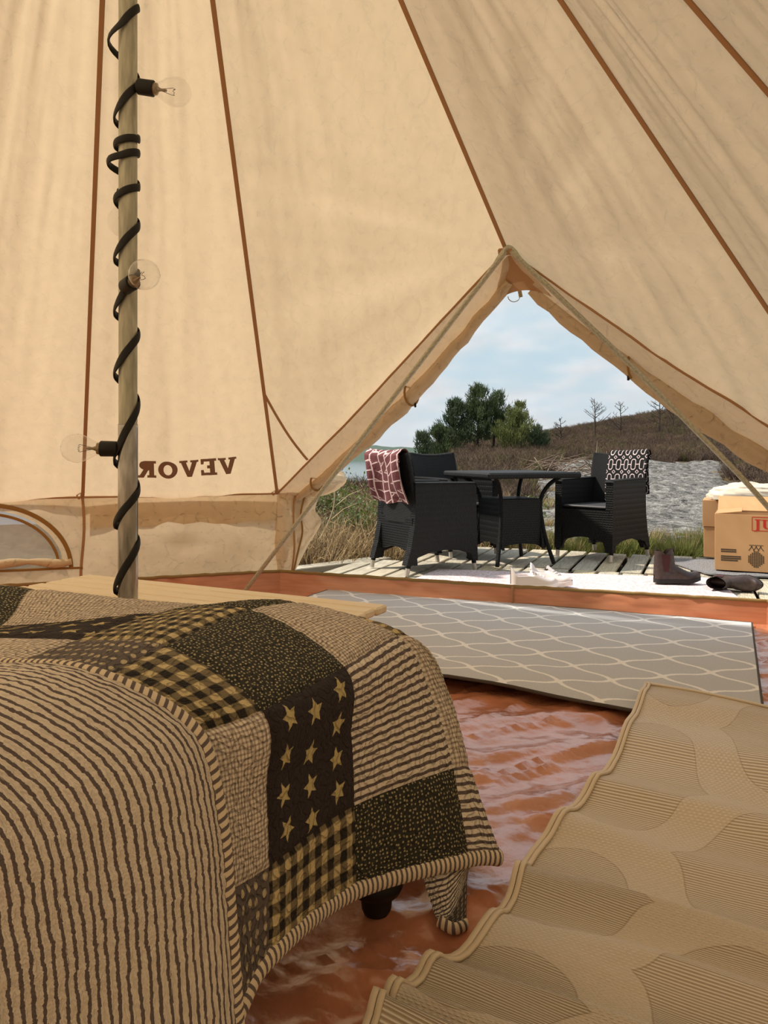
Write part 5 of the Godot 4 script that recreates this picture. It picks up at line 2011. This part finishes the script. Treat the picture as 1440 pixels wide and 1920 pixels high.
func thicket() -> void:
	var straw := mat(Color(0.66, 0.57, 0.42), 0.9)
	var tangle := stems(40, 0.42, 0.30, 0.0045, 0.75, 3).mesh()
	var twig := mat(Color(0.50, 0.43, 0.34), 0.9)
	var a := []
	var b := []
	for k in 420:
		var d := rng.randf_range(6.2, 11.0)
		var x := rng.randf_range(-2.6, 0.9) + (d - 6.0) * 0.16
		if x > -0.75 + (d - 5.7) * 1.0 and d < 7.5:
			continue
		(a if rng.randf() < 0.6 else b).append(spot(x, d, rng.randf_range(0.6, 1.2)))
	scatter("dry_grass", "tangled dry grass left of the deck", "dry grass", tangle, straw, a)
	scatter("dry_twigs", "tangled brown twigs left of the deck", "twigs", tangle, twig, b)
	# leafy shrubs
	var greens := [mat(Color(0.26, 0.33, 0.13), 0.6), mat(Color(0.30, 0.35, 0.16), 0.6), mat(Color(0.22, 0.28, 0.13), 0.6)]
	for gm in greens:
		glow_through(gm, Color(0.30, 0.36, 0.14))
	var bark := mat(Color(0.36, 0.29, 0.22), 0.9)
	var where := [
		[-0.35, 7.5, 0.62, 0.9, "green leafy shrub beside the loose tent flap"], [0.02, 8.3, 0.55, 0.9, "green leafy shrub behind the maroon towel"], [-0.62, 8.7, 0.75, 1.0, "taller green shrub at the left edge of the view outside"], [1.55, 8.6, 0.45, 0.75, "small green shrub seen between the table and the right armchair"], [1.05, 9.2, 0.4, 0.8, "low green shrub seen under the table top"], [0.55, 9.6, 0.5, 0.9, "green shrub behind the middle armchair"]]
	for e in where:
		var t := thing("leafy_shrub", e[4], "shrub", P(e[0], ground_h(e[0], e[1]) - 0.02, e[1]), 0.0, "shrubs around the deck")
		var st := MB.new()
		var lf := MB.new()
		for k in 26:
			var an := rng.randf() * TAU
			var rr: float = rng.randf() * e[3] * 0.5
			var top := Vector3(cos(an) * rr, e[2] * rng.randf_range(0.55, 1.0) * (1.1 - rr * 0.6), sin(an) * rr)
			blade(st, Vector3(cos(an), 0, sin(an)) * rr * 0.3, top, 0.006)
			for i in 42:
				var p := top * rng.randf_range(0.35, 1.05) + Vector3(rng.randf() - 0.5, rng.randf() - 0.5, rng.randf() - 0.5) * 0.22
				var dir := Vector3(rng.randf() - 0.5, rng.randf() - 0.3, rng.randf() - 0.5).normalized()
				leaf(lf, p, dir, Vector3(rng.randf() - 0.5, 1, rng.randf() - 0.5).normalized(), rng.randf_range(0.03, 0.055), 0.012)
		part("stem", st, bark, t)
		part("foliage", lf, greens[rng.randi() % 3], t)
	# single bare pale stalks against the shrubs
	var pale := mat(Color(0.72, 0.66, 0.52), 0.85)
	var stalks := [[-0.54, 6.9, 0.72, 0.10, "tallest pale forked dead stalk left of the deck"], [-0.72, 6.6, 0.42, -0.12, "short pale dead stalk beside the loose tent flap"], [-0.20, 7.0, 0.50, 0.16, "pale curved dead stalk right of the tallest stalk"], [-0.06, 6.95, 0.36, 0.30, "low pale dead stalk leaning towards the left armchair"], [0.05, 7.4, 0.75, 0.02, "thin upright dead stalk behind the maroon towel"]]
	for e in stalks:
		var m := MB.new()
		var base := P(e[0], ground_h(e[0], e[1]), e[1])
		var tip := base + Vector3(e[3], e[2], 0.05)
		var pts := spline([base, base.lerp(tip, 0.35) + Vector3(-0.03, 0, 0), base.lerp(tip, 0.7) + Vector3(0.02, 0, 0.02), tip], 4)
		var rad := []
		for i in pts.size():
			rad.append(lerpf(0.009, 0.004, float(i) / pts.size()))
		m.tube(pts, rad, 6)
		for f in [0.5, 0.72]:
			var s: Vector3 = pts[int(f * (pts.size() - 1))]
			m.tube(PackedVector3Array([s, s + Vector3(0.12, 0.10, 0.0) * e[2] * 1.6, s + Vector3(0.20, 0.13, 0.02) * e[2] * 1.8]), [0.005, 0.004, 0.002], 5)
		solo("dead_stalk", m, pale, e[4], "dead stalk", "dead stalks left of the deck")


func conifer(label: String, x: float, d: float, tall: float, wide: float, m: Material, lean: float, thin: float, called := "pine") -> void:
	var t := thing(called, label, "tree", P(x, ground_h(x, d) - 0.1, d), 0.0, "trees on the skyline")
	var tr := MB.new()
	tr.tube(PackedVector3Array([Vector3.ZERO, Vector3(lean * 0.4, tall * 0.5, 0), Vector3(lean, tall * 0.98, 0)]), [0.07 * tall / 3.0, 0.045 * tall / 3.0, 0.012], 7)
	var fo := MB.new()
	var n := int(46 * thin)
	for k in n:
		var f := pow(rng.randf(), 0.8)
		var y := lerpf(0.16, 0.97, f) * tall
		var a := rng.randf() * TAU
		var reach := wide * 0.5 * pow(1.0 - f, 0.75) * rng.randf_range(0.5, 1.08) + 0.10
		var p0 := Vector3(lean * f, y, 0)
		var p1 := p0 + Vector3(cos(a) * reach, reach * rng.randf_range(0.25, 0.8) + 0.05, sin(a) * reach)
		blade(tr, p0, p1, 0.012)
		var nn := int(20 + reach * 55)
		for i in nn:
			var s := rng.randf_range(0.25, 1.05)
			var c := p0.lerp(p1, s) + Vector3(rng.randf() - 0.5, rng.randf() - 0.35, rng.randf() - 0.5) * 0.24
			var up := (p1 - p0).normalized() * 0.5 + Vector3(rng.randf() - 0.5, rng.randf_range(0.3, 1.0), rng.randf() - 0.5)
			blade(fo, c, c + up.normalized() * rng.randf_range(0.10, 0.2), 0.016)
	part("trunk", tr, M.bark, t)
	part("foliage", fo, m, t)


func bare_tree(label: String, x: float, d: float, tall: float) -> void:
	var t := thing("bare_sapling", label, "tree", P(x, ground_h(x, d) - 0.05, d), 0.0, "bare saplings on the skyline")
	var tr := MB.new()
	tr.tube(PackedVector3Array([Vector3.ZERO, Vector3(0.05, tall * 0.5, 0), Vector3(0.0, tall, 0)]), [0.05, 0.035, 0.012], 6)
	var br := MB.new()
	for k in 22:
		var f := rng.randf_range(0.25, 0.97)
		var a := rng.randf() * TAU
		var reach := tall * 0.42 * (1.05 - f) + 0.12
		var p0 := Vector3(0.05 * sin(PI * f), f * tall, 0)
		var p1 := p0 + Vector3(cos(a) * reach, reach * rng.randf_range(0.4, 0.9), sin(a) * reach)
		br.tube(PackedVector3Array([p0, p0.lerp(p1, 0.5) + Vector3(0, -0.03, 0), p1]), [0.018, 0.014, 0.008], 5)
		for i in 4:
			var s := p0.lerp(p1, rng.randf_range(0.4, 1.0))
			br.tube(PackedVector3Array([s, s + Vector3(rng.randf() - 0.5, rng.randf() * 0.6, rng.randf() - 0.5) * reach * 0.6]), [0.010, 0.006], 4)
	part("trunk", tr, M.bark, t)
	part("branches", br, M.bark, t)


func trees() -> void:
	M.bark = mat(Color(0.27, 0.225, 0.19), 0.95)
	var needle := [mat(Color(0.29, 0.35, 0.20), 0.8), mat(Color(0.38, 0.41, 0.20), 0.8), mat(Color(0.25, 0.31, 0.19), 0.8)]
	for m in needle:
		glow_through(m, Color(0.3, 0.36, 0.2))
	conifer("tallest dark green pine in the middle of the skyline clump", 4.0, 33.0, 3.05, 2.4, needle[0], 0.1, 2.4)
	conifer("dark green pine just right of the tallest pine", 4.75, 33.5, 2.75, 1.9, needle[0], 0.2, 1.8)
	conifer("dark green pine left of the tallest pine", 3.1, 32.5, 2.45, 1.9, needle[2], -0.1, 2.0)
	conifer("yellowish green pine at the right foot of the clump", 5.35, 31.5, 2.0, 2.0, needle[1], 0.0, 1.6)
	conifer("shorter green pine at the left of the clump", 2.45, 32.0, 1.75, 1.5, needle[0], -0.15, 1.4)
	conifer("thin brownish pine with a bare pointed top right of the clump", 5.9, 33.0, 2.35, 1.1, needle[1], 0.0, 0.8)
	conifer("small dark juniper at the far left of the skyline", 1.32, 26.0, 2.1, 0.8, needle[2], 0.0, 1.0, "juniper")
	conifer("small dark juniper right of the thin pine", 6.65, 33.5, 1.25, 1.2, needle[2], 0.0, 0.9, "juniper")
	bare_tree("bare sapling on the skyline, tallest of the three beside the slope", 12.6, 46.0, 2.7)
	bare_tree("bare sapling on the slope right of the tallest sapling", 14.6, 47.5, 2.4)
	bare_tree("small bare sapling left of the tallest sapling", 10.1, 44.0, 1.7)
	bare_tree("bare sapling half behind the right door pole", 17.2, 48.0, 2.8)
	bare_tree("bare sapling at the edge of the right tent flap", 18.4, 49.0, 2.9)
	# heap of cut brushwood
	var heap := MB.new()
	for k in 60:
		var c := P(4.3 + rng.randf_range(-0.9, 0.9), 0, 17.5 + rng.randf_range(-0.4, 0.4))
		c.y = ground_h(c.x, -c.z) + rng.randf_range(0.05, 0.5)
		var dir := Vector3(rng.randf_range(-1, 1), rng.randf_range(-0.2, 0.35), rng.randf_range(-0.4, 0.4)).normalized()
		heap.tube(PackedVector3Array([c - dir * 0.6, c + Vector3(0, 0.05, 0), c + dir * 0.6]), [0.012, 0.010, 0.004], 5)
	solo("brushwood_heap", heap, mat(Color(0.50, 0.43, 0.37), 0.95), "heap of grey cut branches in the heather behind the table", "brushwood")


func far_shore() -> void:
	var water := mat(Color(0.36, 0.43, 0.46), 0.12)
	bump(water, noise_tex(512, 0.03, Color.BLACK, Color.WHITE, 170), 4.0)
	water.uv1_scale = Vector3(400, 400, 1)
	var s := MB.new()
	s.grid(8, 8, func(u: float, w: float) -> Vector3: return P(lerpf(-5000, 5000, u), -38.0, lerpf(9000.0, -300.0, w)))
	solo("sea", s, water, "pale sea inlet below the hillside at the left", "water", "", "structure")
	var forest := mat(Color(0.26, 0.33, 0.21), 1.0, 0.0, 0.0)
	for e in [[3300.0, 118.0, 0.9, "wooded headland across the water at the left", 5.0], [4600.0, 118.0, 0.5, "distant blue ridge along the horizon", 9.0]]:
		var m := MB.new()
		m.grid(160, 8, func(u: float, w: float) -> Vector3:
			var x := lerpf(-4200.0, 4200.0, u)
			var f: float = sin(PI * 0.5 * (1.0 - w))
			var h: float = e[1] * (0.75 + 0.35 * nz.get_noise_2d(x * 0.0011, e[4]) + 0.06 * nz.get_noise_2d(x * 0.012, e[4]))
			if e[4] == 5.0:
				h *= smoothstep(260.0, -40.0, x) * 0.94
			return P(x, -40.0 + h * f, e[0] + 260.0 * f), func(u: float, w: float) -> Vector2: return Vector2(u * 40.0, w * 3.0))
		solo("far_hill", m, forest, e[3], "hill", "", "structure")
	# sea haze between the shore and the hills
	var haze := FogVolume.new()
	haze.name = "sea_haze"
	haze.shape = RenderingServer.FOG_VOLUME_SHAPE_BOX
	haze.size = Vector3(9000, 190, 2300)
	var fm := FogMaterial.new()
	fm.density = 0.00012
	fm.albedo = Color(0.86, 0.93, 1.0)
	haze.material = fm
	add_child(haze)
	haze.position = P(0, 58.0, 1900.0)
	tag(haze, "thin pale haze over the water", "haze", "", "stuff")


# grey granite: fine grain, dark lichen and a few long seams
func granite_tex() -> ImageTexture:
	var g := FastNoiseLite.new()
	g.seed = 152
	g.frequency = 1.0
	g.fractal_octaves = 4
	return tex(768, 768, func(u: float, w: float) -> Color:
		var a := g.get_noise_3d(cos(u * TAU) * 1.6, sin(u * TAU) * 1.6, w * 6.0)
		var k := 0.47 + 0.22 * a + 0.24 * (rnd(int(u * 768), int(w * 768)) - 0.5) + 0.16 * g.get_noise_2d(u * 40.0, w * 40.0)
		var seam := absf(g.get_noise_2d(u * 2.0 + w * 1.2, w * 7.0 - u * 3.0))
		if seam < 0.03:
			k *= 0.55
		if g.get_noise_2d(u * 9.0 + 30.0, w * 9.0) > 0.28:
			k *= 0.68
		return Color(k, k * 0.985, k * 0.955))
